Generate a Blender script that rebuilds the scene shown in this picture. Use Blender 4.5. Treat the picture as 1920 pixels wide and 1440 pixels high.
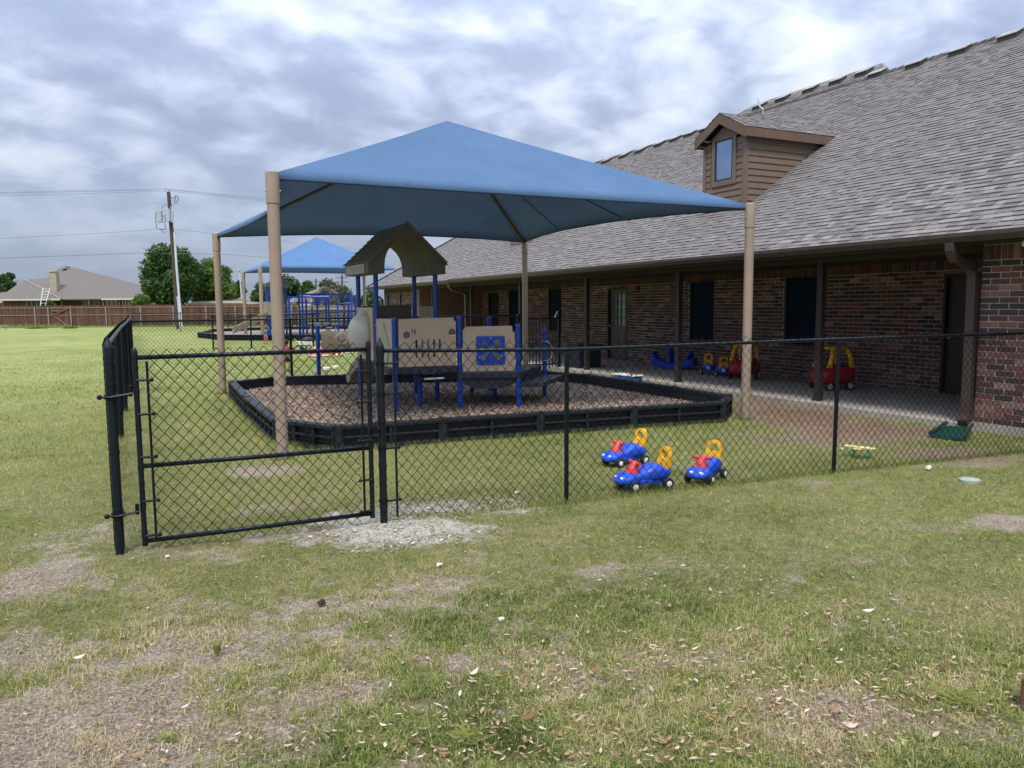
import bpy, bmesh, math, random
import numpy as np
from mathutils import Vector, Matrix
from mathutils.geometry import tessellate_polygon
random.seed(7); rng = np.random.default_rng(7)
for o in list(bpy.data.objects): bpy.data.objects.remove(o)
scene = bpy.context.scene
COL = scene.collection
R = math.radians
# ------------------------------------------------------------------ camera
F_PX, CAM_H = 1443.0, 1.58
PITCH, ROLL, YAW = R(5.83), R(0.43), R(26.269)
cF = Vector((math.sin(YAW)*math.cos(PITCH), math.cos(YAW)*math.cos(PITCH), -math.sin(PITCH)))
cR0 = Vector((math.cos(YAW), -math.sin(YAW), 0)); cU0 = cR0.cross(cF)
cR = cR0*math.cos(ROLL) - cU0*math.sin(ROLL); cU = cU0*math.cos(ROLL) + cR0*math.sin(ROLL)
cam = bpy.data.cameras.new('camera'); camo = bpy.data.objects.new('camera', cam); COL.objects.link(camo)
M = Matrix((( cR.x, cU.x, -cF.x, 0), (cR.y, cU.y, -cF.y, 0), (cR.z, cU.z, -cF.z, CAM_H), (0, 0, 0, 1)))
camo.matrix_world = M
cam.sensor_fit = 'HORIZONTAL'; cam.sensor_width = 36.0; cam.lens = 36.0*F_PX/1920.0
cam.clip_start = 0.05; cam.clip_end = 2000
scene.camera = camo
scene.render.resolution_x, scene.render.resolution_y = 1024, 768
# ------------------------------------------------------------------ sky and sun
SUN_EL, SUN_AZ = R(58), R(215)          # azimuth measured from +Y towards +X
world = bpy.data.worlds.new('World'); scene.world = world; world.use_nodes = True
nt = world.node_tree; N = nt.nodes; L = nt.links; N.clear()
def nd(t, **k):
    n = N.new(t)
    for a, b in k.items(): setattr(n, a, b)
    return n
def mth(op, a, b=None, c=None):
    n = N.new('ShaderNodeMath'); n.operation = op
    for i, x in enumerate((a, b, c)):
        if x is None: continue
        if isinstance(x, (int, float)): n.inputs[i].default_value = x
        else: L.new(x, n.inputs[i])
    return n.outputs[0]
out = nd('ShaderNodeOutputWorld'); bg = nd('ShaderNodeBackground'); bg.inputs[1].default_value = 0.1
sky = nd('ShaderNodeTexSky'); sky.sky_type = 'NISHITA'; sky.sun_disc = False
sky.sun_elevation = SUN_EL; sky.sun_rotation = SUN_AZ; sky.dust_density = 1.5
tc = nd('ShaderNodeTexCoord'); sp = nd('ShaderNodeSeparateXYZ'); L.new(tc.outputs['Generated'], sp.inputs[0])
zc = mth('MAXIMUM', sp.outputs[2], 0.0); zd = mth('ADD', zc, 0.36)
cx = mth('DIVIDE', sp.outputs[0], zd); cy = mth('DIVIDE', sp.outputs[1], zd)
cb = nd('ShaderNodeCombineXYZ'); L.new(cx, cb.inputs[0]); L.new(cy, cb.inputs[1]); cb.inputs[2].default_value = 3.7
def cloud(scale, detail, rough, dist, off):
    mp = nd('ShaderNodeMapping'); mp.inputs['Location'].default_value = off
    mp.inputs['Rotation'].default_value = (0, 0, R(-24)); mp.inputs['Scale'].default_value = (1.0, 1.1, 1.0)
    L.new(cb.outputs[0], mp.inputs[0])
    n = nd('ShaderNodeTexNoise'); n.inputs['Scale'].default_value = scale; n.inputs['Detail'].default_value = detail
    n.inputs['Roughness'].default_value = rough; n.inputs['Distortion'].default_value = dist
    L.new(mp.outputs[0], n.inputs[0]); return n.outputs[0]
n1 = cloud(2.2, 7, 0.5, 0.3, (2.3, 0.4, 0)); n2 = cloud(6.4, 6, 0.5, 0.25, (7.1, 3.4, 1)); n3 = cloud(0.9, 3, 0.5, 0.0, (1.0, 9.0, 2))
s0 = mth('ADD', mth('MULTIPLY', n1, 0.50), mth('ADD', mth('MULTIPLY', n2, 0.60), mth('MULTIPLY', n3, 0.20)))
s = mth('ADD', mth('MULTIPLY', mth('SUBTRACT', s0, 0.65), 1.12), 0.630)
ramp = nd('ShaderNodeValToRGB'); L.new(s, ramp.inputs[0])
cr = ramp.color_ramp; cr.interpolation = 'B_SPLINE'
cr.elements[0].position = 0.50; cr.elements[0].color = (0.26, 0.31, 0.435, 1)
cr.elements[1].position = 0.86; cr.elements[1].color = (0.68, 0.72, 0.81, 1)
for p, c in ((0.59, (0.32, 0.375, 0.51, 1)), (0.645, (0.395, 0.45, 0.59, 1)), (0.70, (0.475, 0.53, 0.665, 1)), (0.77, (0.555, 0.605, 0.72, 1))):
    e = cr.elements.new(p); e.color = c
# towards the horizon the clouds run together into an even blue-grey
hz = nd('ShaderNodeMapRange'); L.new(zc, hz.inputs[0]); hz.inputs[1].default_value = 0.0; hz.inputs[2].default_value = 0.24
hz.inputs[3].default_value = 0.8; hz.inputs[4].default_value = 0.0; hz.interpolation_type = 'SMOOTHSTEP'
mh = nd('ShaderNodeMixRGB'); L.new(hz.outputs[0], mh.inputs[0]); L.new(ramp.outputs[0], mh.inputs[1]); mh.inputs[2].default_value = (0.48, 0.575, 0.76, 1)
# an overcast sky grows brighter towards the zenith
zen = mth('ADD', mth('MULTIPLY', zc, 2.3), 0.37)
cl10 = nd('ShaderNodeVectorMath', operation='SCALE'); L.new(mh.outputs[0], cl10.inputs[0]); L.new(mth('MULTIPLY', zen, 10.0), cl10.inputs['Scale'])
mx = nd('ShaderNodeMixRGB'); mx.inputs[0].default_value = 0.92; L.new(sky.outputs[0], mx.inputs[1]); L.new(cl10.outputs[0], mx.inputs[2])
L.new(mx.outputs[0], bg.inputs[0]); L.new(bg.outputs[0], out.inputs[0])
sun = bpy.data.lights.new('sun', 'SUN'); sun.energy = 2.0; sun.angle = R(12); sun.color = (1.0, 0.945, 0.86)
suno = bpy.data.objects.new('sun', sun); COL.objects.link(suno)
sdir = Vector((math.sin(SUN_AZ)*math.cos(SUN_EL), math.cos(SUN_AZ)*math.cos(SUN_EL), math.sin(SUN_EL)))
suno.rotation_euler = sdir.to_track_quat('Z', 'Y').to_euler(); suno.location = (0, 0, 30)
vs = scene.view_settings; vs.view_transform = 'Standard'; vs.look = 'None'; vs.exposure = 0.72; vs.gamma = 1.0; vs.use_curve_mapping = False
scene.render.engine = 'CYCLES'

# ------------------------------------------------------------------ materials
MATS = {}
def mat(name, col, col2=None, rough=0.6, metal=0.0, var=0.12, scale=4.0, bump=0.0, bscale=40.0, src='noise', spec=0.4, stops=None, detail=4, stretch=None, coat=0.0, transl=None, transp=0.0, streak=0.0):
    """procedural surface: colour from noise, a face value ('attr') or the object's own random number ('obj')"""
    if name in MATS: return MATS[name]
    m = bpy.data.materials.new(name); m.use_nodes = True; t = m.node_tree; n = t.nodes; l = t.links
    b = n['Principled BSDF']; b.inputs['Roughness'].default_value = rough; b.inputs['Metallic'].default_value = metal
    b.inputs['Specular IOR Level'].default_value = spec; b.inputs['Coat Weight'].default_value = coat
    co = n.new('ShaderNodeTexCoord'); mp = n.new('ShaderNodeMapping'); l.new(co.outputs['Object'], mp.inputs[0])
    if stretch: mp.inputs['Scale'].default_value = stretch
    nz = n.new('ShaderNodeTexNoise'); nz.inputs['Scale'].default_value = scale; nz.inputs['Detail'].default_value = detail; nz.inputs['Roughness'].default_value = 0.6
    l.new(mp.outputs[0], nz.inputs[0])
    rp = n.new('ShaderNodeValToRGB')
    if stops:
        e = rp.color_ramp.elements; e[0].position = stops[0][0]; e[0].color = (*stops[0][1], 1); e[1].position = stops[-1][0]; e[1].color = (*stops[-1][1], 1)
        for p, c in stops[1:-1]: rp.color_ramp.elements.new(p).color = (*c, 1)
        if src != 'noise': rp.color_ramp.interpolation = 'LINEAR'
    else:
        c2 = col2 or tuple(min(1, c*(1+var)) for c in col); c1 = col if col2 else tuple(c*(1-var) for c in col)
        rp.color_ramp.elements[0].position = 0.3; rp.color_ramp.elements[0].color = (*c1, 1)
        rp.color_ramp.elements[1].position = 0.7; rp.color_ramp.elements[1].color = (*c2, 1)
    if src == 'noise': l.new(nz.outputs[0], rp.inputs[0]); colout = rp.outputs[0]
    else:
        if src == 'attr': a = n.new('ShaderNodeAttribute'); a.attribute_name = 'rnd'; so = a.outputs['Fac']
        else: a = n.new('ShaderNodeObjectInfo'); so = a.outputs['Random']
        l.new(so, rp.inputs[0])
        mm = n.new('ShaderNodeMixRGB'); mm.blend_type = 'MULTIPLY'; mm.inputs[0].default_value = 1
        r2 = n.new('ShaderNodeValToRGB'); r2.color_ramp.elements[0].position = .3; r2.color_ramp.elements[1].position = .75
        k = 1-var*2; r2.color_ramp.elements[0].color = (k, k, k, 1); r2.color_ramp.elements[1].color = (1, 1, 1, 1)
        l.new(nz.outputs[0], r2.inputs[0]); l.new(rp.outputs[0], mm.inputs[1]); l.new(r2.outputs[0], mm.inputs[2]); colout = mm.outputs[0]
    if streak:
        sm = n.new('ShaderNodeMapping'); sm.inputs['Scale'].default_value = (9, 9, 0.7); l.new(co.outputs['Object'], sm.inputs[0])
        sn = n.new('ShaderNodeTexNoise'); sn.inputs['Scale'].default_value = 1.3; sn.inputs['Detail'].default_value = 5; l.new(sm.outputs[0], sn.inputs[0])
        sr = n.new('ShaderNodeValToRGB'); sr.color_ramp.elements[0].position = .38; sr.color_ramp.elements[1].position = .62
        k = 1-streak; sr.color_ramp.elements[0].color = (k, k, k*.97, 1); sr.color_ramp.elements[1].color = (1, 1, 1, 1); l.new(sn.outputs[0], sr.inputs[0])
        sx = n.new('ShaderNodeMixRGB'); sx.blend_type = 'MULTIPLY'; sx.inputs[0].default_value = 1; l.new(colout, sx.inputs[1]); l.new(sr.outputs[0], sx.inputs[2]); colout = sx.outputs[0]
    l.new(colout, b.inputs['Base Color'])
    if bump:
        bn = n.new('ShaderNodeTexNoise'); bn.inputs['Scale'].default_value = bscale; bn.inputs['Detail'].default_value = 5; l.new(mp.outputs[0], bn.inputs[0])
        bp = n.new('ShaderNodeBump'); bp.inputs['Strength'].default_value = bump; bp.inputs['Distance'].default_value = 0.01
        l.new(bn.outputs[0], bp.inputs['Height']); l.new(bp.outputs[0], b.inputs['Normal'])
    if transl:
        tr = n.new('ShaderNodeBsdfTranslucent'); tr.inputs[0].default_value = (*transl[1], 1)
        ms = n.new('ShaderNodeMixShader'); ms.inputs[0].default_value = transl[0]
        l.new(b.outputs[0], ms.inputs[1]); l.new(tr.outputs[0], ms.inputs[2]); last = ms.outputs[0]
        if transp:
            tp = n.new('ShaderNodeBsdfTransparent'); m2 = n.new('ShaderNodeMixShader'); m2.inputs[0].default_value = transp
            l.new(last, m2.inputs[1]); l.new(tp.outputs[0], m2.inputs[2]); last = m2.outputs[0]
        l.new(last, n['Material Output'].inputs[0])
    MATS[name] = m; return m
BRICKS = [(0.0, (.060, .043, .042)), (.18, (.085, .052, .048)), (.32, (.125, .055, .048)), (.52, (.175, .070, .060)), (.72, (.215, .095, .080)), (.87, (.255, .135, .112)), (.96, (.30, .185, .155)), (1.0, (.38, .27, .23))]
brick_a = mat('brick_merged', (.2, .1, .1), src='attr', stops=BRICKS, rough=.85, var=.18, scale=45, bump=.5, bscale=90)
brick_o = mat('brick_single', (.2, .1, .1), src='obj', stops=BRICKS, rough=.85, var=.18, scale=45, bump=.5, bscale=90)
mortar = mat('mortar', (.50, .465, .42), rough=.95, var=.2, scale=12, bump=.5, bscale=120)
SH = [(0.0, (.145, .130, .121)), (.3, (.18, .163, .152)), (.6, (.22, .200, .187)), (.85, (.255, .234, .219)), (1.0, (.29, .268, .252))]
sh_a = mat('shingle_merged', (.2, .1, .1), src='attr', stops=SH, rough=.95, var=.13, scale=260, bump=.5, bscale=400)
sh_o = mat('shingle_single', (.2, .1, .1), src='obj', stops=SH, rough=.95, var=.13, scale=260, bump=.5, bscale=400)
sh_base = mat('shingle_base', (.10, .09, .09), rough=.95, var=.3, scale=8)
trim_brown = mat('brown_trim_paint', (.135, .085, .058), rough=.6, var=.1, scale=3, bump=.1, streak=.12)
gutter_m = mat('gutter_brown_metal', (.062, .045, .039), rough=.4, var=.12, scale=2, streak=.15)
siding_m = mat('siding_brown_paint', (.150, .105, .076), rough=.6, var=.09, scale=3, stretch=(6, 1, 1), bump=.15, bscale=30)
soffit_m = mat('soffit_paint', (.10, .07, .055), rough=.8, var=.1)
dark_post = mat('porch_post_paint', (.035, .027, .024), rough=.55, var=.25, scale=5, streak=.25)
darkblue = mat('navy_window_screen', (.004, .013, .034), rough=.7, var=.15, spec=.12)
dark_door = mat('dark_door_paint', (.035, .026, .026), rough=.45, var=.15)
glass_far = mat('window_glass', (.02, .025, .03), rough=.06, var=.1, spec=.8)
concrete = mat('concrete', (.27, .24, .205), (.39, .35, .305), rough=.9, scale=2.2, detail=8, bump=.3, bscale=60)
pole_tan = mat('tan_powder_coat', (.31, .235, .18), rough=.42, var=.07, scale=5, streak=.06)
black_vinyl = mat('black_vinyl_coat', (.005, .0065, .009), rough=.42, var=.25, scale=6, spec=.22)
post_vinyl = mat('fence_post_vinyl', (.006, .010, .015), rough=.36, var=.2, scale=5, spec=.28)
wire_m = mat('vinyl_wire', (.004, .005, .006), rough=.7, spec=.1, var=.2)
border_m = mat('border_plastic', (.009, .012, .016), (.017, .021, .027), rough=.45, spec=.3, scale=6, bump=.2, bscale=80)
tan_hdpe = mat('tan_plastic_panel', (.50, .385, .28), rough=.5, var=.06, scale=6, bump=.06, bscale=150)
blue_coat = mat('blue_powder_coat', (.006, .06, .38), rough=.35, var=.1, scale=5, coat=.2)
blue_hdpe = mat('blue_plastic_panel', (.010, .06, .40), rough=.45, var=.06)
brown_plast = mat('brown_moulded_plastic', (.125, .104, .089), rough=.6, var=.14, scale=5, bump=.2, bscale=60)
deck_m = mat('deck_dark_coating', (.030, .036, .045), rough=.55, var=.2, bump=.2)
bubble_m = mat('milky_acrylic', (.66, .66, .57), rough=.2, var=.05, spec=.6, transl=(.15, (.85, .85, .75)))
green_acr = mat('pale_green_acrylic', (.36, .40, .29), rough=.25, var=.08)
steel_m = mat('galvanised_steel', (.42, .44, .46), rough=.35, metal=.6, var=.15, scale=8)
white_pl = mat('white_plastic', (.75, .75, .73), rough=.4, var=.06)
toy_blue = mat('toy_blue_plastic', (.012, .075, .55), rough=.38, var=.06, scale=8, coat=.15)
toy_yel = mat('toy_yellow_plastic', (.78, .40, .015), rough=.4, var=.06, coat=.1)
toy_red = mat('toy_red_plastic', (.62, .055, .06), rough=.42, var=.08)
toy_red2 = mat('toy_deep_red_plastic', (.38, .012, .025), rough=.4, var=.08)
toy_black = mat('toy_black_rubber', (.015, .015, .015), rough=.6, var=.2)
toy_pink = mat('toy_pink_plastic', (.72, .22, .30), rough=.45, var=.08)
toy_teal = mat('toy_teal_plastic', (.10, .42, .45), rough=.45, var=.08)
toy_orange = mat('toy_orange_plastic', (.60, .10, .03), rough=.45, var=.08)
toy_green = mat('toy_green_plastic', (.10, .42, .22), rough=.45, var=.08)
pale_yel = mat('toy_pale_yellow', (.75, .68, .28), rough=.5, var=.08)
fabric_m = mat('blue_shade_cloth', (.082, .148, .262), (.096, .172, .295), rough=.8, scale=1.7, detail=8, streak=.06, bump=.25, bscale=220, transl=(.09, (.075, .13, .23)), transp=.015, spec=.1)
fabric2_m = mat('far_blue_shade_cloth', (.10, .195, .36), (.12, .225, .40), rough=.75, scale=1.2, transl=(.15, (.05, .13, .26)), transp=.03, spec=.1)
seam_m = mat('seam_dark', (.02, .05, .11), rough=.8)
rafter_m = mat('rafter_brown', (.10, .075, .06), rough=.5)
green_splash = mat('green_splash_plastic', (.012, .055, .042), rough=.4, var=.1)
valve_m = mat('faded_green_cover', (.29, .345, .305), rough=.7, var=.15, scale=20)
stone_m = mat('white_limestone', (.62, .58, .51), rough=.9, var=.15, scale=30, bump=.5)
skin_m = mat('skin', (.42, .24, .17), rough=.55, var=.05)
hair_m = mat('dark_hair', (.012, .009, .008), rough=.6)
cloth_red = mat('red_cotton', (.45, .012, .018), rough=.85, var=.1)
cloth_dark = mat('dark_cotton', (.015, .016, .022), rough=.85)
cloth_teal = mat('teal_cotton', (.03, .22, .20), rough=.85, var=.3, scale=40)
cloth_pink = mat('pink_cotton', (.65, .12, .20), rough=.85, var=.15)
wood_red = mat('stained_cedar', (.18, .07, .035), src='attr', stops=[(0, (.085, .043, .027)), (.5, (.125, .064, .040)), (1, (.165, .09, .058))], rough=.85, var=.2, scale=3, stretch=(1, 1, .2))
wood_rail = mat('cedar_rail', (.22, .125, .08), rough=.85, var=.15)
pole_wood = mat('utility_pole_wood', (.075, .052, .042), rough=.9, var=.25, scale=4, stretch=(3, 3, .3))
conduit_m = mat('grey_conduit', (.50, .54, .60), rough=.4, var=.1)
wire_far = mat('overhead_wire', (.14, .155, .19), rough=.6)
xf_m = mat('transformer_grey', (.36, .42, .46), rough=.5, var=.08)

# ------------------------------------------------------------------ mesh building
class MB:
    def __init__(s): s.v = []; s.f = []; s.r = []; s.m = []; s.cur = 0
    def add(s, vs, fs, rnd=0.5):
        b = len(s.v); s.v.extend([tuple(p) for p in vs]); s.f.extend([tuple(i+b for i in f) for f in fs]); s.r.extend([rnd]*len(fs)); s.m.extend([s.cur]*len(fs)); return s
    def box(s, lo, hi, rnd=.5, mtx=None):
        x0, y0, z0 = lo; x1, y1, z1 = hi
        p = [(x0,y0,z0),(x1,y0,z0),(x1,y1,z0),(x0,y1,z0),(x0,y0,z1),(x1,y0,z1),(x1,y1,z1),(x0,y1,z1)]
        if mtx is not None: p = [tuple(mtx @ Vector(q)) for q in p]
        return s.add(p, [(0,3,2,1),(4,5,6,7),(0,1,5,4),(1,2,6,5),(2,3,7,6),(3,0,4,7)], rnd)
    def tube(s, pts, r, n=8, caps=True, rnd=.5):
        pts = [Vector(p) for p in pts]; rs = r if isinstance(r, (list, tuple)) else [r]*len(pts)
        vs = []; fs = []; up = None
        for i, p in enumerate(pts):
            d = (pts[min(i+1, len(pts)-1)] - pts[max(i-1, 0)]).normalized()
            if up is None: up = Vector((0, 0, 1)) if abs(d.z) < .9 else Vector((1, 0, 0))
            a = d.cross(up).normalized(); b = a.cross(d).normalized(); up = b
            for k in range(n):
                t = 2*math.pi*k/n; vs.append(p + a*math.cos(t)*rs[i] + b*math.sin(t)*rs[i])
        for i in range(len(pts)-1):
            for k in range(n):
                k2 = (k+1) % n; fs.append((i*n+k, (i+1)*n+k, (i+1)*n+k2, i*n+k2))
        if caps: fs.append(tuple(range(n))); fs.append(tuple((len(pts)-1)*n+k for k in reversed(range(n))))
        return s.add(vs, fs, rnd)
    def lathe(s, prof, c=(0, 0, 0), n=16, rnd=.5):
        vs = []; fs = []
        for (r, z) in prof:
            for k in range(n):
                t = 2*math.pi*k/n; vs.append((c[0]+r*math.cos(t), c[1]+r*math.sin(t), c[2]+z))
        for i in range(len(prof)-1):
            for k in range(n):
                k2 = (k+1) % n; fs.append((i*n+k, i*n+k2, (i+1)*n+k2, (i+1)*n+k))
        fs.append(tuple(reversed(range(n)))); fs.append(tuple((len(prof)-1)*n+k for k in range(n)))
        return s.add(vs, fs, rnd)
    def loft(s, rings, caps=True, rnd=.5):
        n = len(rings[0]); vs = [p for r in rings for p in r]; fs = []
        for i in range(len(rings)-1):
            for k in range(n):
                k2 = (k+1) % n; fs.append((i*n+k, i*n+k2, (i+1)*n+k2, (i+1)*n+k))
        if caps: fs.append(tuple(reversed(range(n)))); fs.append(tuple((len(rings)-1)*n+k for k in range(n)))
        return s.add(vs, fs, rnd)
    def sphere(s, c, r, n=12, m=8, sc=(1, 1, 1), rnd=.5):
        prof = []
        vs = []; fs = []
        for i in range(1, m):
            a = math.pi*i/m
            for k in range(n):
                t = 2*math.pi*k/n
                vs.append((c[0]+r*sc[0]*math.sin(a)*math.cos(t), c[1]+r*sc[1]*math.sin(a)*math.sin(t), c[2]-r*sc[2]*math.cos(a)))
        b = len(vs); vs.append((c[0], c[1], c[2]-r*sc[2])); vs.append((c[0], c[1], c[2]+r*sc[2]))
        for i in range(m-2):
            for k in range(n):
                k2 = (k+1) % n; fs.append((i*n+k, i*n+k2, (i+1)*n+k2, (i+1)*n+k))
        for k in range(n):
            k2 = (k+1) % n; fs.append((b, k2, k)); fs.append((b+1, (m-2)*n+k, (m-2)*n+k2))
        return s.add(vs, fs, rnd)
    def plate(s, outer, holes, th, frame, rnd=.5):
        """outline with holes, extruded by th; frame maps (u, v, w) to the world"""
        loops = [outer]+list(holes); flat = [p for lp in loops for p in lp]
        tris = tessellate_polygon([[Vector((p[0], p[1], 0)) for p in lp] for lp in loops])
        n = len(flat); vs = [frame(p[0], p[1], 0) for p in flat] + [frame(p[0], p[1], th) for p in flat]
        fs = [tuple(t) for t in tris] + [tuple(i+n for i in reversed(t)) for t in tris]
        b = 0
        for lp in loops:
            k = len(lp)
            for i in range(k): j = (i+1) % k; fs.append((b+i, b+j, b+j+n, b+i+n))
            b += k
        return s.add(vs, fs, rnd)
    def mesh(s, name, mats):
        me = bpy.data.meshes.new(name); me.from_pydata(s.v, [], s.f)
        for m in (mats if isinstance(mats, (list, tuple)) else [mats]): me.materials.append(m)
        a = me.attributes.new('rnd', 'FLOAT', 'FACE'); a.data.foreach_set('value', s.r)
        if any(s.m): me.polygons.foreach_set('material_index', s.m)
        me.update(); return me
    def build(s, name, m, parent=None, smooth=False, bevel=0, seg=2, **props):
        me = s.mesh(name, m); return link(name, me, parent, smooth, bevel, seg, **props)
def fixn(me):
    bm = bmesh.new(); bm.from_mesh(me); bmesh.ops.recalc_face_normals(bm, faces=bm.faces); bm.to_mesh(me); bm.free()
def link(name, me, parent=None, smooth=False, bevel=0, seg=2, **props):
    fixn(me) if len(me.polygons) < 20000 else None
    o = bpy.data.objects.new(name, me); COL.objects.link(o)
    if parent is not None: o.parent = parent
    if smooth:
        me.polygons.foreach_set('use_smooth', [True]*len(me.polygons))
        if smooth == 'auto':
            try: me.set_sharp_from_angle(angle=R(38))
            except Exception: pass
    if bevel:
        b = o.modifiers.new('bevel', 'BEVEL'); b.width = bevel; b.segments = seg; b.limit_method = 'ANGLE'; b.angle_limit = R(35); b.harden_normals = False
    for k, v in props.items(): o[k] = v
    return o
def thing(name, label, cat, loc=(0, 0, 0), rz=0.0, group=None):
    o = bpy.data.objects.new(name, None); COL.objects.link(o); o.location = loc; o.rotation_euler = (0, 0, rz); o.empty_display_size = .2
    o['label'] = label; o['category'] = cat
    if group: o['group'] = group
    return o
def tag(o, label, cat, group=None):
    o['label'] = label; o['category'] = cat
    if group: o['group'] = group
    return o
def copy_tree(o, parent=None):
    c = o.copy(); COL.objects.link(c)
    if parent is not None: c.parent = parent
    for ch in list(o.children): copy_tree(ch, c)
    return c
def circ(cx, cy, r, n=16, sx=1.0, sy=1.0): return [(cx+r*sx*math.cos(2*math.pi*k/n), cy+r*sy*math.sin(2*math.pi*k/n)) for k in range(n)]
def rrect(x0, y0, x1, y1, r=.03, n=4):
    p = []
    for cx_, cy_, a0 in ((x1-r, y1-r, 0), (x0+r, y1-r, 90), (x0+r, y0+r, 180), (x1-r, y0+r, 270)):
        for k in range(n+1): a = R(a0+90*k/n); p.append((cx_+r*math.cos(a), cy_+r*math.sin(a)))
    return p
def far(u, v, d):
    """a place in the world seen at picture position (u, v) of the 1920-wide photo, d metres ahead"""
    r = cF + cR*((u-960)/F_PX) - cU*((v-720)/F_PX); r = r*(d/(r.x*math.sin(YAW)+r.y*math.cos(YAW)))
    return Vector((r.x, r.y, CAM_H+r.z))
# value noise used by the lawn
_tab = rng.random((256, 256))
def vnoise(x, y):
    xi = np.floor(x).astype(int); yi = np.floor(y).astype(int); fx = x-xi; fy = y-yi; fx = fx*fx*(3-2*fx); fy = fy*fy*(3-2*fy)
    g = lambda a, b: _tab[a & 255, b & 255]
    return (g(xi, yi)*(1-fx)+g(xi+1, yi)*fx)*(1-fy)+(g(xi, yi+1)*(1-fx)+g(xi+1, yi+1)*fx)*fy
def fbm(x, y, o=4):
    t = 0; a = .5; s = 0
    for k in range(o): t = t+a*vnoise(x*2**k+17*k, y*2**k+31*k); s += a; a *= .55
    return t/s
# ------------------------------------------------------------------ ground
def gp(u, v, z=0.0):
    d = cF + cR*((u-960)/F_PX) - cU*((v-720)/F_PX); t = (z-CAM_H)/d.z
    return d.x*t, d.y*t
# bare earth, gravel and red earth patches: (x, y, radius across, radius along, strength)
DIRT = []
for u, v, rx, ry, s in ((90, 1085, .50, .35, .85), (60, 1230, .35, .28, .8), (200, 1340, .36, .22, .9), (60, 1420, .40, .2, .95), (420, 1380, .34, .16, .75), (300, 1430, .30, .16, .7), (470, 1240, .40, .18, .6), (700, 1130, .42, .20, .9),
                        (790, 1100, .35, .18, .5), (890, 1240, .28, .16, .6), (470, 880, .45, .28, .85), (520, 950, .40, .22, .45), (1900, 978, .42, .22, 1.0), (1770, 985, .3, .12, .5),
                        (1270, 1060, .40, .14, .4), (1010, 1230, .25, .14, .45), (1560, 1330, .40, .18, .6), (1330, 1230, .28, .12, .55), (1160, 1270, .22, .12, .5), (980, 1250, .2, .18, .5),
                        (330, 1040, .45, .25, .55), (150, 1000, .3, .4, .35), (1300, 870, .6, .35, .55), (640, 1000, .8, .25, .6), (1830, 1360, .3, .15, .5), (620, 1290, .4, .12, .45), (1640, 900, .9, .10, .4), (1750, 870, .8, .12, .45), (560, 1180, .5, .12, .35)):
    x, y = gp(u, v); DIRT.append((x, y, rx, ry, s))
WHITE = [(*gp(745, 985), .80, .42, 1.0), (*gp(830, 950), .75, .35, .75), (*gp(640, 1000), .5, .22, .4), (*gp(930, 900), .6, .3, .3), (*gp(800, 1010), .7, .15, .8), (*gp(200, 1000), .4, .5, .25)]
RED = [(8.4, 7.9, .8, 2.0, 1.0), (8.2, 6.6, 1.0, 1.0, .95), (7.5, 6.4, 1.3, .7, .75), (8.6, 9.6, .5, 1.4, .8), (*gp(1800, 850), .8, .5, .7), (6.9, 6.9, .9, .6, .4)]
def blob(x, y, lst, wob):
    t = np.zeros_like(x)
    for (cx_, cy_, rx, ry, s) in lst:
        ca, sa = math.cos(-YAW), math.sin(-YAW); dx = x-cx_; dy = y-cy_
        a = (dx*ca - dy*-sa)/rx if False else (dx*math.cos(YAW)-dy*math.sin(YAW))/rx; b = (dx*math.sin(YAW)+dy*math.cos(YAW))/ry
        q = np.sqrt(a*a+b*b)+wob; t = np.maximum(t, s*np.clip((1.25-q)*1.25, 0, 1))
    return np.clip(t, 0, 1)*1.0
def cover(x, y):
    w1 = (fbm(x*2.1+3, y*2.1+7, 5)-.5)*2.0; w2 = (fbm(x*6+40, y*6+11, 4)-.5)*1.2
    n0 = fbm(x*.8+11, y*.8+5, 4)
    w3 = (fbm(x*17+8, y*17+3, 3)-.5)*1.6
    dirt = blob(x, y, DIRT, w1*.9+w2*.8+w3*.5); white = blob(x, y, WHITE, w1*.7+w2*.6+w3*.6); red = blob(x, y, RED, w1*.5+w2*.3)
    dist = np.sqrt(x*x+y*y)
    left = np.clip((1.2-(x*math.cos(YAW)-y*math.sin(YAW)))/2.4, 0, 1)*np.clip((5.0-y)/2, 0, 1)   # the lawn is thinner bottom left
    g = .98 - np.clip((n0-.52)*2.2, 0, .42)*(.30+.70*left)*np.clip(1.35-dist/22, .25, 1) - left*.10 - np.clip((fbm(x*5+2, y*5+9, 4)-.54)*4, 0, .45)*(.5+.5*left)*np.clip(1.2-dist/12, 0, 1)
    g = np.clip(g, 0, 1)*(1-.66*dirt)*(1-.60*white)*(1-.88*red)
    g = g-np.clip((fbm(x*12+70, y*12+9, 3)-.5)*2.2, 0, .5)*np.clip(1.25-dist/9, 0, 1)*(.45+.55*left)
    return np.clip(g, 0, 1), white, red, dirt
def gcoords(lo, hi, fine_lo, fine_hi, step):
    c = list(np.arange(fine_lo, fine_hi, step)); s = step; x = fine_lo
    while x > lo: s *= 1.13; x -= s; c.insert(0, x)
    s = step; x = c[-1]
    while x < hi: s *= 1.13; x += s; c.append(x)
    return np.array(c)
gxs = gcoords(-900, 900, -2.2, 9.2, .05); gys = gcoords(-900, 1400, 0.9, 9.0, .05)
GX, GY = np.meshgrid(gxs, gys); gx, gy = GX.ravel(), GY.ravel()
cg, cw, crd, cdt = cover(gx, gy)
nearw = np.clip(1.6-np.sqrt(gx**2+gy**2)/14, 0, 1)
GZ = ((fbm(gx*3, gy*3, 3)-.5)*.035+(fbm(gx*14, gy*14, 2)-.5)*.012)*nearw - .012
nx, ny = len(gxs), len(gys)
idx = np.arange(nx*ny).reshape(ny, nx)
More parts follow.
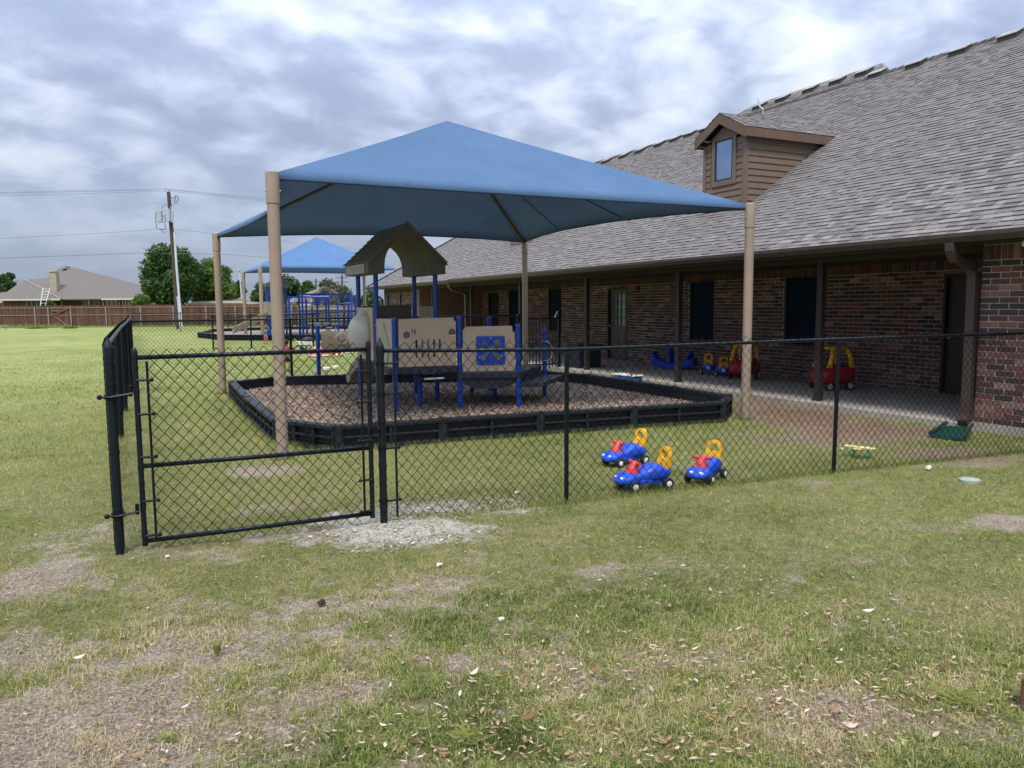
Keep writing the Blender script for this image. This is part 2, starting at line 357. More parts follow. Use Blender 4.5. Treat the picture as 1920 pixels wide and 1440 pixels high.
quads = np.stack([idx[:-1, :-1], idx[:-1, 1:], idx[1:, 1:], idx[1:, :-1]], -1).reshape(-1, 4)
def np_mesh(name, verts, faces, mats, rnd=None, colr=None):
    me = bpy.data.meshes.new(name); nv = len(verts); nf = len(faces); k = faces.shape[1]
    me.vertices.add(nv); me.vertices.foreach_set('co', np.ascontiguousarray(verts, dtype=np.float32).ravel())
    me.loops.add(nf*k); me.loops.foreach_set('vertex_index', np.ascontiguousarray(faces, dtype=np.int32).ravel())
    me.polygons.add(nf); me.polygons.foreach_set('loop_start', np.arange(0, nf*k, k, dtype=np.int32))
    try: me.polygons.foreach_set('loop_total', np.full(nf, k, dtype=np.int32))
    except Exception: pass
    for m in mats: me.materials.append(m)
    if rnd is not None: a = me.attributes.new('rnd', 'FLOAT', 'FACE'); a.data.foreach_set('value', np.asarray(rnd, dtype=np.float32))
    if colr is not None: a = me.attributes.new('cover', 'FLOAT_COLOR', 'POINT'); a.data.foreach_set('color', np.ascontiguousarray(colr, dtype=np.float32).ravel())
    me.update(calc_edges=True); return me
gm = bpy.data.materials.new('lawn_soil'); gm.use_nodes = True; t = gm.node_tree; n = t.nodes; l = t.links; b = n['Principled BSDF']
b.inputs['Roughness'].default_value = 1; b.inputs['Specular IOR Level'].default_value = .1
def gnoise(sc, det=5, ro=.6):
    co = n.new('ShaderNodeTexCoord'); q = n.new('ShaderNodeTexNoise'); q.inputs['Scale'].default_value = sc; q.inputs['Detail'].default_value = det; q.inputs['Roughness'].default_value = ro; l.new(co.outputs['Object'], q.inputs[0]); return q.outputs[0]
def gramp(fac, stops):
    r = n.new('ShaderNodeValToRGB'); r.color_ramp.elements[0].position = stops[0][0]; r.color_ramp.elements[0].color = (*stops[0][1], 1); r.color_ramp.elements[1].position = stops[-1][0]; r.color_ramp.elements[1].color = (*stops[-1][1], 1)
    for p, c in stops[1:-1]: r.color_ramp.elements.new(p).color = (*c, 1)
    l.new(fac, r.inputs[0]); return r.outputs[0]
def gmix(f, a, c, mode='MIX'):
    m = n.new('ShaderNodeMixRGB'); m.blend_type = mode
    for i, x in enumerate((f, a, c)):
        if isinstance(x, (int, float)): m.inputs[i].default_value = x
        elif isinstance(x, tuple): m.inputs[i].default_value = (*x, 1)
        else: l.new(x, m.inputs[i])
    return m.outputs[0]
att = n.new('ShaderNodeAttribute'); att.attribute_name = 'cover'; ac = n.new('ShaderNodeSeparateColor'); l.new(att.outputs['Color'], ac.inputs[0])
soil = gramp(gnoise(9, 8, .7), [(.3, (.12, .084, .06)), (.5, (.205, .152, .112)), (.7, (.31, .242, .18))])
soil = gmix(gramp(gnoise(3.1, 6, .7), [(.42, (0,)*3), (.66, (.75,)*3)]), soil, (.135, .098, .075))
soil = gmix(gramp(gnoise(70, 4), [(.42, (0,)*3), (.62, (1,)*3)]), soil, (.40, .34, .27))
redc = gramp(gnoise(14, 7), [(.3, (.14, .085, .058)), (.55, (.215, .138, .097)), (.75, (.30, .21, .155))])
whc = gramp(gnoise(45, 6, .7), [(.3, (.25, .22, .175)), (.5, (.43, .395, .33)), (.68, (.64, .60, .52))])
grs = gramp(gnoise(1.3, 6, .65), [(.28, (.14, .175, .045)), (.5, (.21, .25, .068)), (.72, (.27, .29, .10))])
gr2 = gramp(gnoise(60, 5, .8), [(.28, (.30, .34, .28)), (.5, (.95, .95, .95)), (.72, (1.5, 1.45, 1.3))])
grs = gmix(1.0, grs, gr2, 'MULTIPLY')
grs = gmix(gramp(gnoise(.45, 5, .7), [(.42, (0,)*3), (.62, (.75,)*3)]), grs, (.27, .275, .10))
grs = gmix(gramp(gnoise(.17, 5, .7), [(.42, (0,)*3), (.64, (.6,)*3)]), grs, (.31, .33, .13))
grs = gmix(att.outputs['Alpha'], gmix(1.0, gramp(gnoise(11, 6, .7), [(.3, (.095, .105, .034)), (.5, (.165, .165, .055)), (.72, (.24, .21, .10))]), gr2, 'MULTIPLY'), grs)
c0 = gmix(ac.outputs[2], soil, redc); c0 = gmix(ac.outputs[1], c0, whc)
# ragged edge between grass and bare soil
fm = n.new('ShaderNodeMath'); fm.operation = 'ADD'; l.new(ac.outputs[0], fm.inputs[0]); fs_ = n.new('ShaderNodeMath'); fs_.operation = 'MULTIPLY_ADD'; l.new(gnoise(28, 6, .75), fs_.inputs[0]); fs_.inputs[1].default_value = 1.5; fs_.inputs[2].default_value = -.80; l.new(fs_.outputs[0], fm.inputs[1])
fr = gramp(fm.outputs[0], [(.38, (0,)*3), (.68, (1,)*3)])
l.new(gmix(fr, c0, grs), b.inputs['Base Color'])
bp = n.new('ShaderNodeBump'); bp.inputs['Strength'].default_value = .9; bp.inputs['Distance'].default_value = .02; l.new(gnoise(38, 8, .75), bp.inputs['Height']); l.new(bp.outputs[0], b.inputs['Normal'])
me = np_mesh('ground', np.stack([gx, gy, GZ], 1), quads, [gm], colr=np.stack([cg, cw, crd, np.clip((np.sqrt(gx**2+gy**2)-5)/13, 0, 1)], 1))
me.polygons.foreach_set('use_smooth', [True]*len(me.polygons))
ground = link('ground', me, kind='structure', label='patchy lawn with bare earth')
BORD = [(1.55, 14.6), (1.5, 9.35), (1.98, 8.45), (4.8, 8.28), (7.15, 7.98), (7.72, 8.45), (7.72, 12.4), (7.45, 13.35), (3.7, 14.85), (2.4, 15.2)]
BORD = [(1.56, 14.5), (1.48, 11.9), (1.48, 9.3), (1.98, 8.42), (3.2, 8.36), (4.45, 8.28), (5.75, 8.15), (7.1, 7.98), (7.70, 8.5), (7.74, 9.8), (7.74, 11.1), (7.74, 12.35), (7.42, 13.35), (6.2, 13.78), (5.0, 14.25), (3.7, 14.75), (2.45, 15.1)]
def inpoly(x, y, poly):
    c = np.zeros(x.shape, bool); j = len(poly)-1
    for i in range(len(poly)):
        xi, yi = poly[i]; xj, yj = poly[j]
        c ^= ((yi > y) != (yj > y)) & (x < (xj-xi)*(y-yi)/(yj-yi+1e-12)+xi); j = i
    return c
# ------------------------------------------------------------------ grass blades
def grass_mat(name, stops, tr):
    m = bpy.data.materials.new(name); m.use_nodes = True; q = m.node_tree; b_ = q.nodes['Principled BSDF']; b_.inputs['Roughness'].default_value = .75; b_.inputs['Specular IOR Level'].default_value = .2
    a = q.nodes.new('ShaderNodeAttribute'); a.attribute_name = 'rnd'; r = q.nodes.new('ShaderNodeValToRGB'); e = r.color_ramp.elements
    e[0].position, e[0].color = stops[0][0], (*stops[0][1], 1); e[1].position, e[1].color = stops[-1][0], (*stops[-1][1], 1)
    for p, c in stops[1:-1]: e.new(p).color = (*c, 1)
    q.links.new(a.outputs['Fac'], r.inputs[0]); q.links.new(r.outputs[0], b_.inputs['Base Color'])
    ts = q.nodes.new('ShaderNodeBsdfTranslucent'); q.links.new(r.outputs[0], ts.inputs[0]); mxs = q.nodes.new('ShaderNodeMixShader'); mxs.inputs[0].default_value = tr
    q.links.new(b_.outputs[0], mxs.inputs[1]); q.links.new(ts.outputs[0], mxs.inputs[2]); q.links.new(mxs.outputs[0], q.nodes['Material Output'].inputs[0]); return m
gmat = grass_mat('grass_blade', [(0, (.065, .098, .022)), (.28, (.155, .21, .050)), (.52, (.27, .31, .078)), (.72, (.37, .37, .125)), (.87, (.42, .35, .17)), (1, (.56, .46, .28))], .35)
thatch_mat = grass_mat('thatch', [(0, (.085, .06, .038)), (.4, (.19, .15, .09)), (.75, (.34, .275, .17)), (1, (.52, .45, .32))], .1)
NB = 820000
d = np.exp(rng.uniform(math.log(1.55), math.log(34), NB)); ang = YAW+rng.uniform(-.67, .67, NB)
bx = d*np.sin(ang); by = d*np.cos(ang)
g_, w_, r_, dt_ = cover(bx, by)
tuft = fbm(bx*22+5, by*22+9, 2)
keep = rng.random(NB) < np.clip((g_-.02)*1.2, .20, 1)*np.clip(.30+(tuft-.32)*2.4+(fbm(bx*7+31, by*7+63, 3)-.45)*2.6*np.clip(1.5-g_, .4, 1), .12, 1)
keep &= ~inpoly(bx, by, BORD) & (bx < 9.2) & (rng.random(NB) < np.clip((36-d)/20, 0, 1))
bx, by, d, g_, tuft = bx[keep], by[keep], d[keep], g_[keep], tuft[keep]; NB = len(bx)
lenb = rng.uniform(.018, .050, NB)*(.7+.6*g_)*(1+.25*(d > 9))*(.8+.5*tuft); widb = np.maximum(.0034, d*.00066)*rng.uniform(.7, 1.3, NB)
yaw_ = rng.uniform(0, 2*np.pi, NB); lean = rng.uniform(.55, 1.52, NB); by2 = yaw_+rng.normal(0, .6, NB)
hz_ = ((fbm(bx*3, by*3, 3)-.5)*.035+(fbm(bx*14, by*14, 2)-.5)*.012)*np.clip(1.6-np.sqrt(bx**2+by**2)/14, 0, 1)-.016
ax = -np.sin(yaw_)*widb/2; ay = np.cos(yaw_)*widb/2
v0 = np.stack([bx-ax, by-ay, hz_], 1); v1 = np.stack([bx+ax, by+ay, hz_], 1)
mxp = np.stack([bx+np.cos(yaw_)*lenb*np.sin(lean)*.4, by+np.sin(yaw_)*lenb*np.sin(lean)*.4, hz_+lenb*.62*np.cos(lean*.75)+.004], 1)
v2 = mxp+np.stack([ax, ay, ax*0], 1)*.8; v3 = mxp-np.stack([ax, ay, ax*0], 1)*.8
v4 = np.stack([bx+np.cos(by2)*lenb*np.sin(lean), by+np.sin(by2)*lenb*np.sin(lean), hz_+np.maximum(lenb*np.cos(lean), .006)], 1)
near = d < 4.2
def blade_mesh():
    vv = []; ff = []; rr = []
    patch = fbm(bx*.9+50, by*.9+20, 4); strawp = fbm(bx*2.6+9, by*2.6+77, 3)
    rr_ = np.clip(.47+(patch-.5)*.95+(strawp-.5)*1.1+(tuft-.5)*.5+.07*np.clip((d-6)/8, 0, 1)+rng.normal(0, .22, NB)+(1-g_)*.26-.05*(bx > 3), 0, 1); rr_ = np.where(rng.random(NB) < .07+.16*(1-g_), rng.uniform(.82, 1, NB), rr_)
    i = np.where(near)[0]; k = len(i)
    a = np.stack([v0[i], v1[i], v2[i], v3[i], v4[i]], 1).reshape(-1, 3); o = np.arange(k)[:, None]*5
    f = np.concatenate([o+np.array([0, 1, 2]), o+np.array([0, 2, 3]), o+np.array([3, 2, 4])]); r = np.concatenate([rr_[i]]*3)
    j = np.where(~near)[0]; q = len(j)
    a2 = np.stack([v0[j], v1[j], v4[j]], 1).reshape(-1, 3); f2 = np.arange(q)[:, None]*3+np.array([0, 1, 2])+len(a)
    return np.concatenate([a, a2]), np.concatenate([f, f2]), np.concatenate([r, rr_[j]])
bv, bf, br = blade_mesh()
link('grass', np_mesh('grass', bv, bf, [gmat], rnd=br), kind='stuff', label='short mown grass over the lawn', category='grass')
# flat dry thatch between and beside the living grass
NT_ = 330000
d2 = np.exp(rng.uniform(math.log(1.55), math.log(22), NT_)); an2 = YAW+rng.uniform(-.67, .67, NT_); tx = d2*np.sin(an2); ty = d2*np.cos(an2)
tg, tw_, tr_, td_ = cover(tx, ty); k_ = (rng.random(NT_) < np.clip(.95-tg*.60-tw_*.45-tr_*.5, .05, 1)*np.clip(.25+(fbm(tx*9+3, ty*9+1, 3)-.35)*3.2, .05, 1)) & ~inpoly(tx, ty, BORD) & (tx < 9.2)
tx, ty, d2 = tx[k_], ty[k_], d2[k_]; NT_ = len(tx); ya_ = rng.uniform(0, 6.28, NT_); tl = rng.uniform(.015, .055, NT_); tw2 = np.maximum(.0016, d2*.0004)*rng.uniform(.6, 1.3, NT_)
th_ = ((fbm(tx*3, ty*3, 3)-.5)*.035+(fbm(tx*14, ty*14, 2)-.5)*.012)*np.clip(1.6-np.sqrt(tx**2+ty**2)/14, 0, 1)-.012
c_, s2_ = np.cos(ya_), np.sin(ya_); z1_ = rng.uniform(.001, .008, NT_); z2_ = rng.uniform(.001, .014, NT_)
tv = np.stack([np.stack([tx-s2_*tw2/2, ty+c_*tw2/2, th_+z1_], 1), np.stack([tx+s2_*tw2/2, ty-c_*tw2/2, th_+z1_+.001], 1), np.stack([tx+c_*tl, ty+s2_*tl, th_+z2_], 1)], 1).reshape(-1, 3)
link('dry_thatch', np_mesh('dry_thatch', tv, np.arange(NT_*3).reshape(-1, 3), [thatch_mat], rnd=np.clip(rng.beta(2, 2, NT_), 0, 1)), kind='stuff', label='dry dead grass lying flat on the bare earth', category='grass')
# ------------------------------------------------------------------ dead leaves and gravel
leaf_mat = grass_mat('dead_leaf', [(0, (.16, .075, .04)), (.25, (.30, .16, .09)), (.55, (.42, .29, .18)), (.8, (.52, .42, .31)), (1, (.68, .62, .52))], .15)
def leaf_geo(x, y, z, L_, W_, ya, ti, cu):
    s_ = [(-.5, 0), (-.22, .42), (.12, .5), (.5, 0), (.12, -.5), (-.22, -.42)]; out_ = []
    for (a, b_) in s_:
        px, py = a*L_, b_*W_; pz = cu*(a*a)*L_*1.6+abs(b_)*W_*.5+ti*px
        out_.append((x+px*math.cos(ya)-py*math.sin(ya), y+px*math.sin(ya)+py*math.cos(ya), z+max(pz, -.002)))
    return out_
lm = MB(); big = []
def leafdens(u, v):
    x, y = gp(u, v); q = 0
    for (cu_, cv, su, sv, w) in ((1560, 1320, 260, 70, 1.0), (1020, 1280, 120, 70, .9), (1290, 1235, 90, 40, .9), (900, 1390, 160, 60, .7), (1400, 1250, 420, 120, .45), (1780, 1270, 120, 60, .6), (450, 1380, 260, 70, .25), (1200, 1400, 400, 70, .45)):
        q = max(q, w*math.exp(-(((u-cu_)/su)**2+((v-cv)/sv)**2)))
    return q+.05
cnt = 0
while cnt < 2100:
    u = random.uniform(-30, 1950); v = 960+480*random.random()**.8
    if random.random() > leafdens(u, v): continue
    x, y = gp(u, v); cnt += 1
    s = random.uniform(.009, .036)**1.0*random.choice((.8, 1, 1, 1.25)); lm.add(leaf_geo(x, y, .008+random.random()*.012, s, s*random.uniform(.25, .42), random.uniform(0, 6.28), random.uniform(-.25, .25), random.uniform(0, .6)), [(0, 1, 2, 3), (0, 3, 4, 5)], min(1, random.betavariate(1.9, 2.0)))
lm.build('leaf_litter', leaf_mat, kind='stuff', label='dry fallen leaves strewn over the foreground lawn', category='leaves')
for (u, v, s, rr, lb) in ((889, 1272, .062, .95, 'pale curled dry leaf lying alone left of the leaf litter'), (1597, 1374, .052, .86, 'cream coloured dry leaf near the bottom of the leaf litter'), (1567, 1344, .07, .35, 'tan dry leaf just above the cream coloured leaf'), (991, 1358, .075, .12, 'rust brown leaf at the bottom centre of the lawn'),
                      (1770, 1258, .06, .05, 'dark reddish leaf standing in grass on the right'), (1114, 1268, .06, .2, 'orange brown leaf on the left leaf patch'), (1628, 1155, .06, .98, 'pale curled leaf high in the right lawn'), (150, 1243, .055, .96, 'pale leaf on the bare ground at left')):
    x, y = gp(u, v); m_ = MB().add(leaf_geo(x, y, .02, s, s*.36, random.uniform(-.6, .9), .15, .7), [(0, 1, 2, 3), (0, 3, 4, 5)], rr)
    tag(m_.build('dead_leaf', leaf_mat), lb, 'leaf')
def rock(mb, x, y, z, r, rnd=.5):
    a = random.uniform(0, 6.28); vs = []
    for th, ph in ((0, 0), (60, 0), (60, 72), (60, 144), (60, 216), (60, 288), (120, 36), (120, 108), (120, 180), (120, 252), (120, 324), (180, 0)):
        q = r*random.uniform(.7, 1.15); t_, p_ = R(th), R(ph)+a
        vs.append((x+q*math.sin(t_)*math.cos(p_)*1.15, y+q*math.sin(t_)*math.sin(p_), z+q*math.cos(t_)*.62))
    fs = [(0, i, i % 5+1) for i in range(1, 6)]; fs += [(i, 5+i, i % 5+1) for i in range(1, 6)]; fs += [(i % 5+1, 5+i, 5+i % 5+1) for i in range(1, 6)]; fs += [(11, 5+i % 5+1, 5+i) for i in range(1, 6)]
    mb.add(vs, fs, rnd)
gr = MB(); gravel_m = mat('limestone_gravel', (.5, .5, .5), src='attr', stops=[(0, (.24, .205, .16)), (.5, (.42, .38, .31)), (1, (.64, .59, .51))], rough=.95, var=.15, scale=80)
k = 0
while k < 1200:
    c = random.choice(WHITE[:3]+WHITE[4:5]*2+WHITE[:2]); x = random.gauss(c[0], c[2]*.42); y = random.gauss(c[1], c[3]*.42); k += 1
    rock(gr, x, y, .002, random.uniform(.003, .009) if random.random() < .93 else random.uniform(.009, .018), random.random())
for k in range(260):
    u = random.uniform(0, 1900); v = random.uniform(870, 1300); x, y = gp(u, v); rock(gr, x, y, .003, random.uniform(.004, .009), random.random())
gr.build('gravel', gravel_m, kind='stuff', label='crushed white limestone spilled round the gate post', category='gravel')
for (u, v, n_, h_, w_, lb) in ((408, 1224, 60, .055, .022, 'small upright tuft of bright grass on the bare ground'), (318, 1384, 40, .022, .055, 'flat green weed rosette on bare earth at the lower left'), (1790, 1310, 90, .038, .10, 'coarse green grass clump at the lower right'), (880, 1385, 90, .038, .09, 'bright grass clump beside the lower leaf patch')):
    x, y = gp(u, v); m_ = MB()
    for k in range(n_):
        a = random.uniform(0, 6.28); r_ = random.random()*w_*.6; b_ = random.uniform(0, 6.28); q_ = random.uniform(.5, 1); px_, py_ = x+r_*math.cos(a), y+r_*math.sin(a); t_ = w_*.9*q_
        m_.add([(px_-.003*math.sin(b_), py_+.003*math.cos(b_), -.005), (px_+.003*math.sin(b_), py_-.003*math.cos(b_), -.005), (px_+t_*.6*math.cos(b_)+.002, py_+t_*.6*math.sin(b_), h_*q_*.8), (px_+t_*math.cos(b_), py_+t_*math.sin(b_), h_*q_)], [(0, 1, 2), (0, 2, 3)], random.uniform(.42, .72))
    tag(m_.build('grass_tuft', gmat, kind='stuff'), lb, 'grass')
for (u, v, r, lb) in ((1742, 880, .035, 'white stone on the grass left of the round green cover'), (824, 1062, .022, 'small white stone standing in the grass in front of the fence'), (940, 1163, .017, 'small pale stone right of the bare patch'), (314, 1046, .018, 'small white stone just right of the corner post foot'), (970, 925, .02, 'white stone at the foot of the fence mesh'), (1577, 843, .024, 'white stone behind the mesh beside the third fence post')):
    x, y = gp(u, v); m_ = MB(); rock(m_, x, y, r*.5, r); tag(m_.build('stone', stone_m, smooth=False), lb, 'stone')
x, y = gp(606, 1133); m_ = MB()
for k in range(7): rock(m_, x+random.uniform(-.02, .02), y+random.uniform(-.015, .015), .003+.003*k, .015)
tag(m_.build('dirt_clod', mat('dark_clod', (.05, .028, .02), rough=.9)), 'dark brown clod of dirt on the bare patch', 'clod')
# taller unmown blades hugging the fence line, the posts and the play border
ew = MB()
def edge_blades(x, y, n_, sx_, sy_, h0, h1):
    for k in range(n_):
        px_, py_ = x+random.gauss(0, sx_), y+random.gauss(0, sy_); a = random.uniform(0, 6.28); h = random.uniform(h0, h1); l_ = h*random.uniform(.2, .8); b_ = random.uniform(0, 6.28)
        ew.add([(px_-.0028*math.cos(a), py_-.0028*math.sin(a), -.01), (px_+.0028*math.cos(a), py_+.0028*math.sin(a), -.01), (px_+l_*math.cos(b_), py_+l_*math.sin(b_), h)], [(0, 1, 2)], random.uniform(.1, .75))
for k in range(520):
    f = k/520; x = 2.0+f*6.6; y = 5.36-.034*(x-1.6)*2.4/2.4-.0; y = 5.39+(4.80-5.39)*((x-1.6)/7.2)**1.15; edge_blades(x, y-.03, 5, .02, .025, .02, .07)
for k in range(160): edge_blades(-.15+random.uniform(-.05, .05), 5.6+k*.07, 5, .03, .03, .02, .08)
for (px_, py_) in ((1.36, 8.2), (7.53, 8.0), (1.47, 15.03)):
    for k in range(40): a = random.uniform(0, 6.28); edge_blades(px_+.085*math.cos(a), py_+.085*math.sin(a), 3, .015, .015, .03, .09)
for i in range(7):
    a_, b_ = BORD[i], BORD[i+1]
    for k in range(90): f = random.random(); cx0, cy0 = a_[0]+(b_[0]-a_[0])*f, a_[1]+(b_[1]-a_[1])*f; q_ = math.hypot(cx0-4.6, cy0-11.4); edge_blades(cx0+(cx0-4.6)/q_*.085, cy0+(cy0-11.4)/q_*.085, 3, .015, .015, .02, .08)
ew.build('edge_grass', gmat, kind='stuff', label='longer grass along the fence line and the play border', category='grass')
# mulch surface and chips
mp_ = MB(); ring = [(x, y) for x, y in BORD]; cxm, cym = 4.6, 11.4
pm = MB(); tri = tessellate_polygon([[Vector((p[0], p[1], 0)) for p in ring]])
pm.add([(p[0], p[1], .075) for p in ring], [tuple(t_) for t_ in tri])
mulch_base = mat('mulch_bed', (.20, .14, .10), (.40, .31, .23), rough=1, scale=32, detail=8, bump=1.0, bscale=60)
link('mulch_bed', pm.mesh('mulch_bed', mulch_base), kind='structure', label='wood mulch safety surface')
chip_m = grass_mat('mulch_chip', [(0, (.09, .056, .038)), (.3, (.24, .168, .12)), (.6, (.39, .30, .225)), (.85, (.53, .43, .34)), (1, (.66, .57, .48))], 0)
def chips(n_, poly, lo, hi, z0, seed):
    r0 = np.random.default_rng(seed); x = r0.uniform(lo[0], hi[0], n_); y = r0.uniform(lo[1], hi[1], n_); k_ = inpoly(x, y, poly); x, y = x[k_], y[k_]; n_ = len(x)
    z = z0+r0.uniform(0, .022, n_)+.02*(fbm(x*2, y*2, 3)-.5); a = r0.uniform(0, 6.28, n_); L_ = r0.uniform(.018, .055, n_); W_ = r0.uniform(.006, .016, n_); ti = r0.normal(0, .28, n_); ro = r0.normal(0, .4, n_)
    P = []
    for s1, s2 in ((-1, -1), (1, -1), (1, 1), (-1, 1)):
        px, py = s1*L_/2, s2*W_/2; P.append(np.stack([x+px*np.cos(a)-py*np.sin(a), y+px*np.sin(a)+py*np.cos(a), z+px*ti+py*ro], 1))
    return np.stack(P, 1).reshape(-1, 3), np.arange(n_*4).reshape(-1, 4), np.clip(r0.beta(2, 2.2, n_)+.25*(fbm(x*1.5, y*1.5, 3)-.5), 0, 1)
inner = [(cxm+(p[0]-cxm)*.985, cym+(p[1]-cym)*.985) for p in BORD]
cv_, cf_, cr_ = chips(95000, inner, (1.4, 7.9), (7.8, 15.3), .078, 3)
link('wood_mulch', np_mesh('wood_mulch', cv_, cf_, [chip_m], rnd=cr_), kind='stuff', label='loose wood chips inside the black play border', category='mulch')
# ------------------------------------------------------------------ main brick building
bld = thing('brick_building', 'long low brick school building with shingled roof, brown dormer and covered porch', 'building', (9.3, 15, 0))
BLD = Vector((9.3, 15, 0))
def P_(name, mb, m, parent, **k):
    o = mb.build(name, m, parent, **k)
    if parent is bld: o.matrix_parent_inverse = Matrix.Translation(-BLD)
    return o
XW, XB, ZE, SL = 9.36, 12.07, 2.385, 2/3     # wing wall face, porch back wall face, eave height, roof slope
# porch slab and inner floor
m_ = MB().box((9.24, 5.96, -.2), (12.3, 27.0, .075)); slab = m_.build('porch_floor', concrete, bevel=.01, kind='structure', label='concrete porch slab')
# --- brick walls: every brick is geometry
BR_L, BR_H, BR_T = .232, .0735, .012
bm_ = MB().box((0, -.1085, -.0315), (.014, .1085, .0315)); brick_mesh = bm_.mesh('brick', brick_o); fixn(brick_mesh)
bm2 = MB().box((0, -.032, -.0885), (.014, .032, .0885)); soldier_mesh = bm2.mesh('brick_soldier', brick_o); fixn(soldier_mesh)
all_bricks = []       # (distance, wall index, kind, centre)
walls = []
def brick_wall(x, y0, y1, z0, z1, opens, soldier=True, name='wall', depth=.2):
    """wall facing -X with its mortar plane at x; opens are (y0, y1, z0, z1)"""
    wm = MB(); ys = sorted({y0, y1, *[o[0] for o in opens], *[o[1] for o in opens]}); zs = sorted({z0, z1, *[o[2] for o in opens], *[o[3] for o in opens]})
    for a, b_ in zip(ys, ys[1:]):
        for c, d_ in zip(zs, zs[1:]):
            if any(o[0]-1e-6 <= a and b_ <= o[1]+1e-6 and o[2]-1e-6 <= c and d_ <= o[3]+1e-6 for o in opens): continue
            wm.box((x, a, c), (x+depth, b_, d_))
    w = P_(name, wm, mortar, bld); wi = len(walls); walls.append(w)
    zt = z1-.192 if soldier else z1; rows = int((zt-z0)/BR_H+.35)
    for r in range(rows):
        zc = zt-BR_H*(r+.5); off = (r % 2)*BR_L/2
        for k in range(int((y1-y0)/BR_L)+2):
            yc = y1-BR_L/2-off+BR_L*(1-k)+.005
            lo, hi = max(yc-.1085, y0), min(yc+.1085, y1)
            for o in opens:
                if o[2]-.02 < zc < o[3]+.02:
                    if lo >= o[0]-.01 and hi <= o[1]+.01: lo = hi; break
                    if lo < o[0] < hi: hi = o[0]-.003
                    elif lo < o[1] < hi: lo = o[1]+.003
            if hi-lo < .03: continue
            full = (hi-lo) > .21
            all_bricks.append([math.hypot(x, yc), wi, 'b' if full else 'p', (x, (lo+hi)/2, zc), hi-lo])
    if soldier:
        for k in range(int((y1-y0)/BR_H)):
            all_bricks.append([math.hypot(x, y1-BR_H*(k+.5))+.02, wi, 's', (x, y1+.003-BR_H*(k+.5), z1-.098), .064])
    return w
W_OPEN = [(7.30, 8.32, .06, 2.04), (10.84, 11.79, .70, 2.14), (13.9, 14.8, .70, 2.14), (17.34, 18.34, .06, 2.04), (20.93, 21.8, .72, 2.13), (23.8, 24.7, .72, 2.13), (25.5, 26.4, .06, 2.04)]
brick_wall(XW, -3.0, 5.96, .10, 2.27, [], name='wall')
brick_wall(XB, 5.96, 27.0, .06, 2.29, W_OPEN, name='wall')
brick_wall(XW, 27.0, 30.7, .10, 2.27, [(28.3, 28.75, 1.05, 2.08), (29.9, 30.35, 1.05, 2.08)], name='wall')
m_ = MB(); m_.box((XW+.2, 5.76, .08), (XB+.1, 5.955, 2.3)); m_.box((XW+.2, 27.003, .08), (XB+.1, 27.2, 2.3)); m_.box((XW+.2, 30.5, .08), (21.2, 30.7, 2.3)); m_.box((21.2, -3, .08), (21.4, 30.7, 2.3)); m_.box((XB+.2, 27.2, .0), (XB+.3, 30.5, 2.3))
P_('wall', m_, mat('brick_far_side', (.16, .08, .06), (.24, .13, .1), rough=.9, scale=14), bld)
for ya_, yb_ in ((-3.0, 5.975), (26.99, 30.72)): P_('foundation', MB().box((XW-.015, ya_, -.2), (XW+.25, yb_, .10)), concrete, bld)
all_bricks.sort(key=lambda q: q[0] if q[3][1] > 4.75 else 999)
rest = [MB() for _ in walls]; nsing = 0
for q in all_bricks:
    x, y, z = q[3]
    prd = random.uniform(0, .0035)
    if nsing < 300 and q[2] in 'bs' and y > 4.75:
        o = bpy.data.objects.new('brick', brick_mesh if q[2] == 'b' else soldier_mesh); COL.objects.link(o); o.parent = walls[q[1]]; o.location = (x-.006-prd, y, z); nsing += 1
        o.rotation_euler = (random.gauss(0, .006), 0, random.gauss(0, .006)); continue
    hl, hh = (q[4]/2, .0315) if q[2] != 's' else (.032, .0885)
    rest[q[1]].box((x-.006-prd, y-hl, z-hh), (x+.004, y+hl, z+hh), random.random()*(.62 if q[2] == 's' else 1))
for i, r in enumerate(rest): r.build('brickwork', brick_a, walls[i], kind='stuff')
# headers of the windows: soldier rows are the wall top band; doors, windows
def window(y0, y1, z0, z1, x=XB, m=darkblue, name='window'):
    f = MB(); t_ = .045; xa, xb = x+.02, x+.11
    f.box((xa, y0, z0), (xb, y0+t_, z1)); f.box((xa, y1-t_, z0), (xb, y1, z1)); f.box((xa, y0+t_, z1-t_), (xb, y1-t_, z1)); f.box((xa, y0+t_, z0), (xb, y1-t_, z0+t_));
    w = P_(name, f, mat('window_frame_dark', (.012, .014, .018), rough=.4), bld)
    MB().box((xa+.035, y0+t_, z0+t_), (xa+.045, y1-t_, z1-t_)).build('pane', m, w)
    MB().box((x-.035, y0-.02, z0-.055), (x+.10, y1+.02, z0-.002)).build('sill', mat('sill_brick', (.13, .07, .055), (.2, .11, .08), rough=.9, scale=20), w)
for o in W_OPEN:
    if o[2] > .3: window(*o)
for o in ((28.3, 28.75, 1.05, 2.08), (29.9, 30.35, 1.05, 2.08)): window(*o, x=XW, m=mat('grey_window_screen', (.05, .055, .06), rough=.4))
